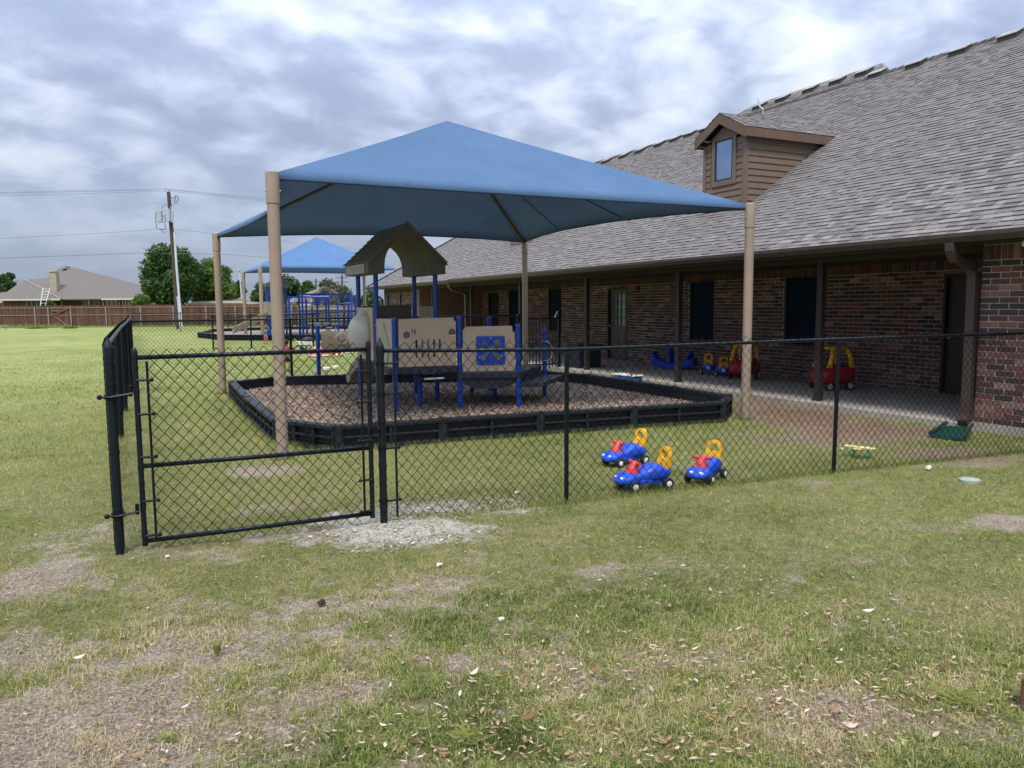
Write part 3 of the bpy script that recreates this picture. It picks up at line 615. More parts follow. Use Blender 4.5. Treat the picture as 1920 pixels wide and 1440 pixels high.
def door(y0, y1, lite, m):
    z0, z1 = .06, 2.04; f = MB(); t_ = .055
    f.box((XB-.01, y0, z0), (XB+.14, y0+t_, z1)); f.box((XB-.01, y1-t_, z0), (XB+.14, y1, z1)); f.box((XB-.01, y0+t_, z1-t_), (XB+.14, y1-t_, z1)); f.box((XB+.0, y0+t_, z0), (XB+.14, y1-t_, z0+.03))
    d_ = P_('door', f, mat('door_frame_dark', (.02, .016, .016), rough=.5), bld)
    b_ = MB(); ya, yb = y0+t_+.004, y1-t_-.004; xa, xb = XB+.06, XB+.10
    if lite:
        la, lb_, lz0, lz1 = ya+.17, yb-.17, 1.0, 1.86
        b_.box((xa, ya, z0+.03), (xb, yb, lz0)); b_.box((xa, ya, lz1), (xb, yb, z1-t_)); b_.box((xa, ya, lz0), (xb, la, lz1)); b_.box((xa, lb_, lz0), (xb, yb, lz1))
        for (p0, p1) in ((ya+.14, (ya+yb)/2-.05), ((ya+yb)/2+.05, yb-.14)): b_.box((xa-.012, p0, .25), (xa-.002, p1, .85))
        b_.build('door_leaf', mat('grey_brown_door', (.075, .06, .058), rough=.45, var=.1), d_)
        MB().box((xa+.015, la, lz0), (xa+.022, lb_, lz1)).build('pane', mat('door_glass', (.16, .19, .22), rough=.05, spec=.8), d_)
        g = MB()
        for k in (1, 2): yy = la+(lb_-la)*k/3; g.box((xa-.004, yy-.009, lz0), (xa+.013, yy+.009, lz1))
        for k in (1, 2, 3): zz = lz0+(lz1-lz0)*k/4; g.box((xa-.002, la, zz-.009), (xa+.011, lb_, zz+.009))
        g.build('muntin', mat('muntin_dark', (.03, .027, .027)), d_)
    else:
        b_.box((xa, ya, z0+.03), (xb, yb, z1-t_))
        for zz in (.25, 1.15): b_.box((xa-.01, ya+.14, zz), (xa-.002, yb-.14, zz+.72))
        b_.build('door_leaf', m, d_)
    h = MB(); h.tube([(xa-.01, yb-.09, 1.0), (xa-.06, yb-.09, 1.0)], .014); h.sphere((xa-.075, yb-.09, 1.0), .03); h.build('handle', steel_m, d_, smooth=True)
door(7.30, 8.32, False, dark_door); door(17.34, 18.34, True, dark_door); door(25.5, 26.4, False, dark_door)
m_ = MB(); m_.box((XB-.06, 16.80, 1.95), (XB-.012, 16.93, 2.06)); m_.tube([(XB-.06, 16.865, 1.98), (XB-.10, 16.865, 1.98)], [.045, .05], 12)
P_('fire_alarm', m_, mat('alarm_red', (.30, .02, .02)), bld, bevel=.005)
# beam, posts, soffit, fascia, gutter
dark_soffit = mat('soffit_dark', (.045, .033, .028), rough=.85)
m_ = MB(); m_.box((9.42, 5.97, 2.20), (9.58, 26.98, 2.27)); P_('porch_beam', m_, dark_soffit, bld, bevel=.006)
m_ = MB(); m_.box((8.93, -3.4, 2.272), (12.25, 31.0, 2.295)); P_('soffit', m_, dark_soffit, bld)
for y in (8.52, 11.93, 15.28, 18.65, 22.0, 25.4):
    m_ = MB(); m_.box((9.44, y-.05, .077), (9.54, y+.05, 2.198)); m_.box((9.43, y-.06, .079), (9.55, y+.06, .13)); P_('porch_post', m_, dark_post, bld, bevel=.008)
m_ = MB(); m_.box((8.895, -3.4, 2.29), (8.925, 31.4, ZE-.012)); m_.box((8.925, 31.37, 2.29), (21.8, 31.4, ZE-.012)); P_('fascia', m_, gutter_m, bld)
def gutter(y0, y1, dz=0):
    prof = [(8.892, 2.385), (8.892, 2.29), (8.862, 2.283), (8.815, 2.283), (8.795, 2.32), (8.782, 2.345), (8.782, 2.392), (8.790, 2.392), (8.792, 2.35), (8.805, 2.325), (8.82, 2.293), (8.86, 2.293), (8.882, 2.3), (8.884, 2.385)]
    m_ = MB().loft([[(x, y, z+dz) for x, z in prof] for y in (y0, y1)]); return m_
P_('gutter', gutter(-3.4, 22.2), gutter_m, bld); P_('gutter', gutter(22.23, 31.45, -.02), gutter_m, bld)
def downspout(pts, name='downspout', r=.046):
    m_ = MB(); vs = []; pts = [Vector(p) for p in pts]; rings = []
    for i, p in enumerate(pts):
        d_ = (pts[min(i+1, len(pts)-1)]-pts[max(i-1, 0)]).normalized(); a = Vector((0, 1, 0)) if abs(d_.y) < .8 else Vector((1, 0, 0)); b_ = d_.cross(a).normalized(); a = b_.cross(d_).normalized()
        rings.append([p+a*r*s1*1.15+b_*r*s2*.9 for s1, s2 in ((-1, -1), (1, -1), (1, 1), (-1, 1))])
    m_.loft(rings); return P_(name, m_, gutter_m, bld, bevel=.01)
downspout([(8.845, 6.03, 2.285), (8.85, 6.03, 2.20), (8.875, 6.03, 2.15), (8.93, 6.03, 2.10), (9.18, 6.03, 2.02), (9.26, 6.04, 1.98), (9.295, 6.03, 1.90), (9.30, 6.03, 1.7), (9.30, 6.03, .20), (9.28, 6.02, .13), (9.17, 5.99, .09)], r=.049)
downspout([(8.84, 22.25, 2.27), (8.85, 22.25, 2.16), (8.95, 22.25, 2.08), (9.35, 22.25, 1.98), (9.40, 22.25, 1.90), (9.40, 22.25, .1)])
downspout([(8.84, 31.2, 2.27), (8.85, 31.2, 2.16), (9.2, 30.9, 1.95), (9.3, 30.78, 1.85), (9.3, 30.78, .1)])
m_ = MB(); m_.sphere((9.12, 5.32, 2.235), .05, sc=(1, 1, .9)); m_.tube([(9.12, 5.32, 2.272), (9.12, 5.32, 2.25)], .035); P_('sensor_lamp', m_, white_pl, bld, smooth=True)
# --- roof
RX, RZ = 15.3, ZE+SL*(15.3-8.86)
E0 = (8.86, -3.5, ZE); YF = 31.45; YR = YF-(RX-8.86)
m_ = MB(); c = .02
rv = [(8.86, -3.5, ZE), (8.86, YF, ZE), (RX, YR, RZ), (RX, -3.5, RZ), (21.74, YF, ZE), (21.74, -3.5, ZE)]
m_.add([(p[0], p[1], p[2]-c) for p in rv], [(0, 3, 2, 1), (1, 2, 4), (4, 2, 3, 5), (0, 5, 3)])
roof = P_('roof', m_, sh_base, bld)
# raised ridge behind
z7 = ZE+SL*(15.95-8.86)
m_ = MB().add([(RX-.05, 12.1, RZ-.05), (RX-.05, 17.7, RZ-.05), (15.95, 16.9, z7), (15.95, 12.9, z7), (17.2, 17.9, RZ-.4), (17.2, 11.6, RZ-.4)], [(0, 3, 2, 1), (3, 5, 4, 2), (0, 5, 3), (1, 2, 4)])
P_('upper_ridge_roof', m_, mat('shingle_ridge_back', (.165, .15, .145), (.26, .235, .225), rough=.95, scale=30, stretch=(1, 4, 8), bump=.4), bld)
# shingle tabs on the slope that faces the yard
nrm = Vector((-SL, 0, 1)).normalized(); up_ = Vector((1, 0, SL)).normalized(); SLEN = math.hypot(RX-8.86, RZ-ZE); EXPO = .110
tabs = []
DORM = [(10.32, 11.12, 12.22), (10.32, 19.75, 20.85)]
def in_dormer(x, y):
    for (xf, ya, yb) in DORM:
        if xf+.02 < x < 13.0 and ya+.02 < y < yb-.02:
            return (x < 12.1) or (abs(y-(ya+yb)/2) < (13.0-x)/.9*.6)
    return False
rows = int(SLEN/EXPO)
for r in range(rows+8):
    s0 = r*EXPO; x = 8.86+up_.x*(s0+.07); y = 2.4-random.random()*.2; yend = YF-up_.x*(s0+.1)
    if r >= rows: y = 12.1+(r-rows)*.10; yend = 17.6-(r-rows)*.10
    while y < yend-.05:
        w = random.choice((.09, .12, .14, .17, .2)); hi_ = random.random() < .5
        if not in_dormer(x, y+w/2): tabs.append((s0, y, min(w, yend-y), hi_))
        y += w+.004
def tab_box(s0, y, w, thick, m_, rnd):
    lo = .004; e = -.006; top = EXPO+.012
    def P(s, yy, h): q = Vector((8.86, yy, ZE-.018))+up_*s+nrm*h; return tuple(q)
    vs = [P(s0+e, y, 0), P(s0+e, y+w, 0), P(s0+top, y+w, 0), P(s0+top, y, 0), P(s0+e, y, thick+.010), P(s0+e, y+w, thick+.010), P(s0+top, y+w, .006), P(s0+top, y, .006)]
    m_.add(vs, [(4, 5, 6, 7), (0, 1, 5, 4), (1, 2, 6, 5), (3, 0, 4, 7)], rnd)
tabs.sort(key=lambda t_: (math.dist((8.86+up_.x*t_[0], t_[1], ZE+up_.z*t_[0]), (0, 0, 1.58)) if t_[1] > 5.3+t_[0]*.45 else 99))
tm = MB(); ccache = {}
for i, (s0, y, w, hi_) in enumerate(tabs):
    if i < 300:
        key = (round(w, 2), hi_)
        if key not in ccache:
            q = MB(); tab_box(0, 0, w, .013 if hi_ else .004, q, .5)
            q.v = [(a-8.86, b_, c_-(ZE-.018)) for a, b_, c_ in q.v]; ccache[key] = q.mesh('shingle', sh_o); fixn(ccache[key])
        o = bpy.data.objects.new('shingle', ccache[key]); COL.objects.link(o); o.parent = roof; o.location = Vector((8.86, y, ZE-.018))+up_*s0; continue
    tab_box(s0, y, w, .013 if hi_ else .004, tm, min(1, max(0, (.58 if hi_ else .40)+random.gauss(0, .17))))
tm.build('shingles', sh_a, roof, kind='stuff')
# ridge caps
m_ = MB(); y = 2.0
while y < YR:
    m_.add([(RX-.14, y, RZ-.075), (RX, y, RZ+.02), (RX+.14, y, RZ-.075), (RX-.14, y+.2, RZ-.09), (RX, y+.2, RZ+.005), (RX+.14, y+.2, RZ-.09)], [(0, 1, 4, 3), (1, 2, 5, 4), (0, 3, 4, 1)], random.random()); y += .18
k = 0
while k < 44:
    f0 = k/44; a = Vector((8.86+(RX-8.86)*f0, YF-(YF-YR)*f0, ZE+(RZ-ZE)*f0)); b_ = Vector((8.86+(RX-8.86)*(f0+.026), YF-(YF-YR)*(f0+.026), ZE+(RZ-ZE)*(f0+.026)))
    m_.add([a+Vector((-.09, -.09, -.0)), a+Vector((0, 0, .03)), a+Vector((.1, .1, -.05)), b_+Vector((-.09, -.09, -.015)), b_+Vector((0, 0, .012)), b_+Vector((.1, .1, -.06))], [(0, 1, 4, 3), (1, 2, 5, 4)], random.random()); k += 1
P_('ridge_cap', m_, sh_a, bld, kind='stuff')
# roof vents
vent_m = mat('roof_vent_metal', (.05, .046, .042), rough=.6, var=.2)
def vent(x, y, w=.36, dp=.22):
    z = ZE+SL*(x-8.86); m_ = MB(); a = x-dp/2; b_ = x+dp/2; za = ZE+SL*(a-8.86); zb = ZE+SL*(b_-8.86)
    m_.add([(a, y-w/2, za+.0), (a, y+w/2, za), (a, y+w/2, za+.085), (a, y-w/2, za+.085), (b_, y-w/2, zb-.02), (b_, y+w/2, zb-.02), (b_, y+w/2, zb+.06), (b_, y-w/2, zb+.06)], [(0, 3, 2, 1), (0, 4, 7, 3), (1, 2, 6, 5), (3, 7, 6, 2), (4, 5, 6, 7), (0, 1, 5, 4)])
    o = P_('roof_vent', m_, vent_m, bld, bevel=.012)
    MB().add([(a-.025, y-w/2-.015, za+.083), (a-.025, y+w/2+.015, za+.083), (b_+.01, y+w/2+.015, zb+.062), (b_+.01, y-w/2-.015, zb+.062), (a-.025, y-w/2-.015, za+.099), (a-.025, y+w/2+.015, za+.099), (b_+.01, y+w/2+.015, zb+.078), (b_+.01, y-w/2-.015, zb+.078)], [(0, 1, 2, 3), (4, 7, 6, 5), (0, 4, 5, 1), (1, 5, 6, 2), (2, 6, 7, 3), (3, 7, 4, 0)]).build('cap', mat('roof_vent_top', (.30, .285, .27), rough=.7), o)
for x, y in ((15.05, 8.3), (15.05, 9.3), (15.08, 10.3), (15.1, 11.27), (15.25, 12.34), (15.62, 13.0), (15.62, 13.75), (15.64, 14.6), (15.62, 15.5), (15.6, 16.3), (15.1, 17.9), (15.1, 18.6), (15.08, 19.25), (15.05, 20.0), (15.0, 20.95), (15.0, 21.85), (15.0, 22.9), (15.0, 24.0)): vent(x, y)
m_ = MB(); px_, py_ = 15.0, 15.55; pz_ = ZE+SL*(px_-8.86); m_.tube([(px_, py_, pz_-.03), (px_, py_, pz_+.12), (px_-.02, py_+.1, pz_+.2), (px_-.03, py_+.16, pz_+.42)], .022, 6); P_('vent_pipe', m_, steel_m, bld)
# --- dormers
def dormer(xf, ya, yb, full=True):
    zw = 4.65; yc = (ya+yb)/2; zr = lambda x: ZE+SL*(x-8.86)
    xb = 8.86+(zw-ZE)/SL; hp = 5.155; eo = .13; fo = .16
    m_ = MB(); z0 = zr(xf)-.05
    m_.add([(xf, ya, z0), (xf, yb, z0), (xf, yb, zw), (xf, yc, zw+.33), (xf, ya, zw), (xb+.3, ya, zw), (xb+.3, yb, zw), (xb+.6, yc, zw+.33)], [(0, 4, 3, 2, 1), (0, 5, 4), (1, 2, 6), (4, 5, 7, 3), (2, 3, 7, 6)])
    D = P_('dormer', m_, siding_m, bld)
    def sub(name, mb, m, **k): return mb.build(name, m, D, **k)
    # lap siding, one object per plank
    pl = .118; z = zw-.10
    while z > zr(xf)-.1:
        # side face, towards the viewer: from the corner back to where the roof cuts it
        xe = 8.86+(z+pl-ZE)/SL; xs = max(xf+.045, 0); xlo = 8.86+(z-ZE)/SL
        if xe > xs+.05:
            a, b_ = z, z+pl; q = MB()
            p0, p1 = ((xs, a), (xlo, a)) if xlo > xs else (None, None)
            pts = [(xs, a), (xlo, a), (xe, b_), (xs, b_)] if xlo > xs else [(xs, zr(xs)), (xe, b_), (xs, b_)]
            n_ = len(pts); th = lambda zz: .018*(1-(zz-a)/pl)+.005
            for yy, sg in ((ya, -1), (yb, 1)):
                q = MB(); q.add([(x, yy, z_) for x, z_ in pts]+[(x, yy+sg*th(z_), z_) for x, z_ in pts], [tuple(range(n_)), tuple(range(2*n_-1, n_-1, -1))]+[(i, (i+1) % n_, (i+1) % n_+n_, i+n_) for i in range(n_)])
                sub('plank', q, siding_m)
        # front face: two short pieces beside the window, whole below it
        segs = [(ya+.045, 11.335-11.12+ya), (yb-.165, yb-.045)] if z > zw-.90 else [(ya+.045, yb-.045)]
        for a_, b_ in segs:
            if z+pl < zr(xf)+.01: continue
            q = MB(); q.add([(xf-.022, a_, z), (xf-.022, b_, z), (xf, b_, z), (xf, a_, z), (xf-.005, a_, z+pl), (xf-.005, b_, z+pl), (xf, b_, z+pl), (xf, a_, z+pl)], [(0, 1, 5, 4), (0, 3, 2, 1), (1, 2, 6, 5), (0, 4, 7, 3), (4, 5, 6, 7)]); sub('plank', q, siding_m)
        z -= pl
    sub('corner_board', MB().box((xf-.034, ya-.034, zr(xf-.03)-.03), (xf+.045, ya+.045, zw)), siding_m, bevel=.004); sub('corner_board', MB().box((xf-.034, yb-.045, zr(xf-.03)-.03), (xf+.045, yb+.034, zw)), siding_m, bevel=.004)
    # window
    wy0, wy1, wz0, wz1 = yc-.245, yc+.245, 3.925, 4.69
    q = MB(); q.box((xf-.036, wy0-.09, wz0-.10), (xf-.001, wy0, wz1+.02)); q.box((xf-.036, wy1, wz0-.10), (xf-.001, wy1+.09, wz1+.02)); q.box((xf-.036, wy0, wz0-.10), (xf-.001, wy1, wz0)); q.box((xf-.036, wy0-.0, wz1), (xf-.001, wy1, wz1+.02)); sub('window_trim', q, siding_m, bevel=.003)
    q = MB(); t_ = .028; q.box((xf-.030, wy0+.001, wz0+.001), (xf-.003, wy0+t_, wz1-.001)); q.box((xf-.030, wy1-t_, wz0+.001), (xf-.003, wy1-.001, wz1-.001)); q.box((xf-.030, wy0+t_, wz0+.001), (xf-.003, wy1-t_, wz0+t_)); q.box((xf-.030, wy0+t_, wz1-t_), (xf-.003, wy1-t_, wz1-.001)); sub('window_frame', q, mat('window_frame_dark', (.012, .014, .018)))
    sub('pane', MB().box((xf-.016, wy0+t_, wz0+t_), (xf-.010, wy1-t_, wz1-t_)), mat('dormer_glass', (.18, .27, .42), rough=.03, spec=1.0, metal=.55, var=.08, scale=1.5))
    sub('gable_board', MB().add([(xf-.02, ya+.05, wz1+.022), (xf-.02, yb-.05, wz1+.022), (xf-.02, yb-.05, zw+.02), (xf-.02, yc, zw+.30), (xf-.02, ya+.05, zw+.02), (xf, ya+.05, wz1+.022), (xf, yb-.05, wz1+.022), (xf, yb-.05, zw+.02), (xf, yc, zw+.30), (xf, ya+.05, zw+.02)], [(0, 1, 2, 3, 4), (0, 5, 6, 1), (1, 6, 7, 2), (0, 4, 9, 5)]), siding_m)
    # roof of the dormer
    ye0, ye1 = ya-eo, yb+eo; ez = 4.79; xr = xf-fo
    rx_ = 8.86+(hp-ZE)/SL; exx = 8.86+(ez-ZE)/SL
    q = MB(); q.add([(xr, ye0, ez), (xr, yc, hp), (rx_+.1, yc, hp), (exx+.1, ye0, ez), (xr, ye1, ez), (exx+.1, ye1, ez)], [(0, 3, 2, 1), (1, 2, 5, 4)]); 
    sub('dormer_roof', q, sh_base)
    q = MB(); sd = Vector((0, yc-ye0, hp-ez)); sl = sd.length; sd.normalize()
    for side in (0, 1):
        dv = Vector((0, sd.y*(1 if side == 0 else -1), sd.z)); nv = Vector((0, -sd.z*(1 if side == 0 else -1), sd.y)); y_ = ye0 if side == 0 else ye1
        r = 0
        while r*EXPO < sl:
            s0 = r*EXPO; x = xr; f = min(1, (s0+.14)/sl); xe = exx+(rx_-exx)*(s0/sl)+.04
            while x < xe:
                w = random.choice((.09, .12, .15, .18)); hi_ = random.random() < .5; th = (.020 if hi_ else .012)
                def P(xx, s, h): return tuple(Vector((xx, y_, ez))+dv*s+nv*h)
                s1 = min(s0+EXPO+.01, sl); x2 = min(x+w, xe)
                q.add([P(x, s0-.005, .002), P(x2, s0-.005, .002), P(x2, s0-.005, th), P(x, s0-.005, th), P(x2, s1, .008), P(x, s1, .008)], [(0, 1, 2, 3), (3, 2, 4, 5)], min(1, max(0, (.62 if hi_ else .36)+random.gauss(0, .2)))); x += w+.004
            r += 1
    q.build('shingles', sh_a, D, kind='stuff')
    # fascias: barge boards on the gable and the eave boards
    def board(p0, p1, dz, dx, m_): # p0, p1 top edge points
        p0, p1 = Vector(p0), Vector(p1); e = Vector((0, 0, -dz)); t_ = Vector(dx); m_.add([p0, p1, p1+e, p0+e, p0+t_, p1+t_, p1+e+t_, p0+e+t_], [(0, 1, 2, 3), (7, 6, 5, 4), (0, 4, 5, 1), (3, 2, 6, 7), (0, 3, 7, 4), (1, 5, 6, 2)])
    q = MB(); fd = .18
    board((xr+.0, ye0-.02, ez-.015), (xr, yc, hp-.012), fd, (.03, 0, 0), q); sub('barge_board', q, trim_brown, bevel=.003)
    q = MB(); board((xr+.0, yc, hp-.012), (xr, ye1+.02, ez-.015), fd, (.03, 0, 0), q); sub('barge_board', q, trim_brown, bevel=.003)
    for yy in (ye0-.02, ye1-.01):
        q = MB(); q.add([(xr+.031, yy, ez-.012), (8.86+(ez-.012-ZE)/SL+.03, yy, ez-.012), (8.86+(ez-.17-ZE)/SL, yy, ez-.17), (xr+.031, yy, ez-.17), (xr+.031, yy+.03, ez-.012), (8.86+(ez-.012-ZE)/SL+.03, yy+.03, ez-.012), (8.86+(ez-.17-ZE)/SL, yy+.03, ez-.17), (xr+.031, yy+.03, ez-.17)], [(0, 1, 2, 3), (7, 6, 5, 4), (0, 4, 5, 1), (3, 2, 6, 7), (0, 3, 7, 4), (1, 5, 6, 2)]); sub('eave_board', q, trim_brown)
    q = MB(); q.box((xr+.032, ye0+.012, ez-.15), (exx-.1, ya-.002, ez-.135)); q.box((xr+.032, yb+.002, ez-.15), (exx-.1, ye1-.012, ez-.135)); sub('soffit', q, trim_brown)
for d_ in DORM: dormer(*d_)
# conduit and meter pieces under the porch; splash block at the downspout
m_ = MB(); m_.add([(8.48, 5.50, .03), (9.16, 5.86, .05), (9.06, 6.12, .05), (8.38, 5.86, .03), (8.48, 5.50, .0), (9.16, 5.86, .0), (9.06, 6.12, .0), (8.38, 5.86, .0)], [(0, 1, 2, 3), (4, 7, 6, 5), (0, 4, 5, 1), (1, 5, 6, 2), (2, 6, 7, 3), (3, 7, 4, 0)])
for (a, b_) in (((8.48, 5.50), (9.16, 5.86)), ((8.38, 5.86), (9.06, 6.12))): m_.tube([(a[0], a[1], .045), (b_[0], b_[1], .085)], .022, 6)
tag(m_.build('splash_block', green_splash), 'dark green plastic splash block under the downspout', 'splash block')
# ------------------------------------------------------------------ chain link fences
def chain(p0, p1, z0, z1, w=.075, h=.083, r=.0024, top0=0.0, top1=0.0, n3=3):
    """diamond mesh of zigzag wires between two ground points; top0/top1 tilt the mesh"""
    p0 = np.array(p0, float); p1 = np.array(p1, float); dv = p1-p0; Ln = np.hypot(*dv[:2]); dv = dv/Ln
    nv = np.array([-dv[1], dv[0]]); nw = int(Ln/(w/2)); nr = int((z1-z0)/(h/2)); hh = (z1-z0)/nr
    K, J = np.meshgrid(np.arange(nw), np.arange(nr+1), indexing='ij')
    u = (K+((J+K) % 2))*(w/2); z = z0+J*hh; off = np.where((J+K) % 2 == 0, 1, -1)*.0018
    V = []
    for a in (90, 210, 330)[:n3] if n3 == 3 else (0, 180):
        uu = u+r*1.35*math.cos(R(a)); nn = off+r*1.1*math.sin(R(a)); t_ = np.clip(uu/Ln, 0, 1)
        V.append(np.stack([p0[0]+dv[0]*uu+nv[0]*nn, p0[1]+dv[1]*uu+nv[1]*nn, z+(top0*(1-t_)+top1*t_)*(J/nr)], -1))
    V = np.stack(V, 2)           # nw, nr+1, 3, xyz
    idx = np.arange(nw*(nr+1)*n3).reshape(nw, nr+1, n3); F = []
    for k in range(n3):
        k2 = (k+1) % n3; F.append(np.stack([idx[:, :-1, k], idx[:, 1:, k], idx[:, 1:, k2], idx[:, :-1, k2]], -1).reshape(-1, 4))
    return V.reshape(-1, 3), np.concatenate(F)
def mesh_part(name, segs, parent):
    vs, fs, b = [], [], 0
    for v, f in segs: vs.append(v); fs.append(f+b); b += len(v)
    v = np.concatenate(vs); f = np.concatenate(fs)
    v = v-np.array(parent.location) if parent is not None else v
    return link(name, np_mesh(name, v, f, [wire_m]), parent, kind='stuff')
def W2L(parent, pts): q = parent.location; return [(p[0]-q.x, p[1]-q.y, p[2]-q.z) for p in pts]
def fpost(parent, x, y, h, r=.03, cap='dome', lean=(0, 0), name='post', bands=(), z0=-.03, m=None):
    m_ = MB(); q = parent.location; x0, y0 = x-q.x, y-q.y; tx, ty = x0+lean[0], y0+lean[1]
    m_.tube([(x0, y0, z0), (tx, ty, h)], r, 14)
    if cap == 'cone': prof = [(r*1.12, -.06), (r*1.14, 0.0), (r*1.10, .006), (r*.62, .035), (r*.2, .062), (.004, .07)]
    elif cap == 'dome': prof = [(r*1.08, -.03), (r*1.1, 0), (r*.95, .012), (r*.6, .026), (.004, .033)]
    else: prof = None
    if prof: m_.lathe(prof, (tx, ty, h), 14)
    for b_ in bands:
        f = b_/h; m_.lathe([(r*1.01, -.012), (r*1.13, -.011), (r*1.13, .011), (r*1.01, .012)], (x0+lean[0]*f, y0+lean[1]*f, b_), 14)
    return m_.build(name, m or post_vinyl, parent, smooth='auto')
CP = (-.135, 5.51); G1 = (1.60, 5.39); F2 = (3.10, 5.30); F3 = (5.85, 5.04); F4 = (8.90, 4.72)
ff = thing('chain_link_fence', 'black chain link fence run from the gate to the brick wall, nearest the viewer', 'fence', (5.2, 5.1, 0), group='black chain link fences round the play yards')
fpost(ff, *G1, 1.29, .028, 'cone', bands=(.12, .42, .75, 1.08)); fpost(ff, *F2, 1.20, .019, None, lean=(.004, 0)); fpost(ff, *F3, 1.22, .019, None, lean=(.012, 0)); fpost(ff, *F4, 1.22, .03, 'dome')
TR = 1.235
def rail(parent, pts, r=.0155, name='top_rail', m=None): return MB().tube(W2L(parent, pts), r, 10).build(name, m or post_vinyl, parent, smooth=True)
rail(ff, [(*G1, 1.262), (*F2, TR-.008), (F3[0]+.012, F3[1], TR+.012), (*F4, TR+.02)])
for a, b_ in ((G1, F2), (F2, F3), (F3, F4)):
    n_ = max(2, int(math.dist(a, b_)/.45))
    for k in range(1, n_):
        f = k/n_; x, y = a[0]+(b_[0]-a[0])*f, a[1]+(b_[1]-a[1])*f
        m_ = MB(); m_.tube(W2L(ff, [(x, y, 1.2), (x-.005, y-.024, 1.225), (x, y-.022, 1.255), (x, y+.02, 1.262), (x+.004, y+.02, 1.215)]), .0022, 4); m_.build('tie_wire', wire_m, ff)
s_ = [(G1[0]+.11, G1[1]-.012)]
offs = lambda p: (p[0]-.02, p[1]-.026)
mesh_part('chain_mesh', [chain((G1[0]+.10, G1[1]-.030), offs(F2), .02, 1.30, top0=.025, top1=.0, r=.0024), chain(offs(F2), (F3[0]+.0, F3[1]-.028), .015, 1.30, r=.0024), chain((F3[0], F3[1]-.028), (F4[0], F4[1]-.03), .01, 1.305, r=.0024)], ff)
m_ = MB(); tb = (G1[0]+.098, G1[1]-.018); m_.tube(W2L(ff, [(*tb, .03), (*tb, 1.24)]), .009, 6)
m_.build('tension_bar', post_vinyl, ff)
for z in (.16, .55, .95, 1.17):
    m_ = MB(); m_.tube(W2L(ff, [(G1[0]+.02, G1[1]-.03, z), (tb[0]+.02, tb[1]-.004, z)]), .008, 6); m_.sphere(W2L(ff, [(tb[0]+.022, tb[1]-.004, z)])[0], .014, 8, 6)
    m_.lathe([(.029, -.014), (.034, -.013), (.034, .013), (.029, .014)], W2L(ff, [(*G1, z)])[0], 14); m_.build('tension_band', black_vinyl, ff)
# bottom wire of the mesh
# gate
gt = thing('chain_link_gate', 'black chain link walk gate with a cross bar hung beside the corner post', 'gate', (.72, 5.42, 0))
GA, GB = (.012, 5.478), (1.518, 5.40); zg0, zg1 = .035, 1.235
fpost(gt, *GA, 1.30, .0175, 'dome', z0=.03, name='hinge_stile', bands=(.12, .3, .55, .8, 1.05, 1.2)); fpost(gt, *GB, 1.315, .0175, 'dome', z0=.04, name='latch_stile', bands=(.3, .6, .85))
for z, nm in ((.062, 'bottom_rail'), (.56, 'middle_rail'), (1.265, 'top_rail')): rail(gt, [(GA[0], GA[1]-.0, z), (GB[0], GB[1], z+(.0 if nm == 'middle_rail' else .01))], .016, nm)
mesh_part('chain_mesh', [chain((GA[0]+.075, GA[1]-.027), (GB[0]-.065, GB[1]-.024), .015, 1.315, r=.0024, top1=.01)], gt)
for (x, y) in ((GA[0]+.068, GA[1]-.02), (GB[0]-.062, GB[1]-.02)):
    m_ = MB(); m_.tube(W2L(gt, [(x, y, .07), (x, y, 1.24)]), .009, 6)
    o = m_.build('tension_bar', black_vinyl, gt)
for (px_, py_), sg in ((GA, 1), (GB, -1)):
    for z in (.10, .33, .62, .90, 1.12):
        m_ = MB(); m_.tube(W2L(gt, [(px_, py_-.02, z), (px_+sg*.095, py_-.022, z)]), .009, 6); m_.sphere(W2L(gt, [(px_+sg*.092, py_-.024, z)])[0], .013, 8, 6); m_.build('tension_band', black_vinyl, gt)
for z in (.25, 1.02):
    m_ = MB(); m_.tube(W2L(gt, [(CP[0]-.06, CP[1]-.02, z), (CP[0], CP[1]-.045, z), (GA[0]-.02, GA[1]-.03, z+.02)]), .008, 6); m_.tube(W2L(gt, [(GA[0]-.035, GA[1]-.02, z), (GA[0]-.035, GA[1]-.02, z+.07)]), .012, 8); m_.lathe([(.035, -.016), (.041, -.015), (.041, .015), (.035, .016)], W2L(gt, [(*CP, z)])[0], 14)
    m_.sphere(W2L(gt, [(CP[0]-.065, CP[1]-.02, z)])[0], .017, 8, 6); m_.build('hinge', black_vinyl, gt)
m_ = MB(); m_.box(*[tuple(q) for q in (W2L(gt, [(GB[0]-.02, GB[1]-.05, .70)])[0], W2L(gt, [(G1[0]-.02, G1[1]-.0, .725)])[0])]); m_.tube(W2L(gt, [(GB[0]+.02, GB[1]-.03, .73), (G1[0]-.05, G1[1]-.02, .75), (G1[0]-.035, G1[1]-.045, .70), (GB[0]+.035, GB[1]-.04, .68)]), .010, 6)
m_.build('latch', black_vinyl, gt)
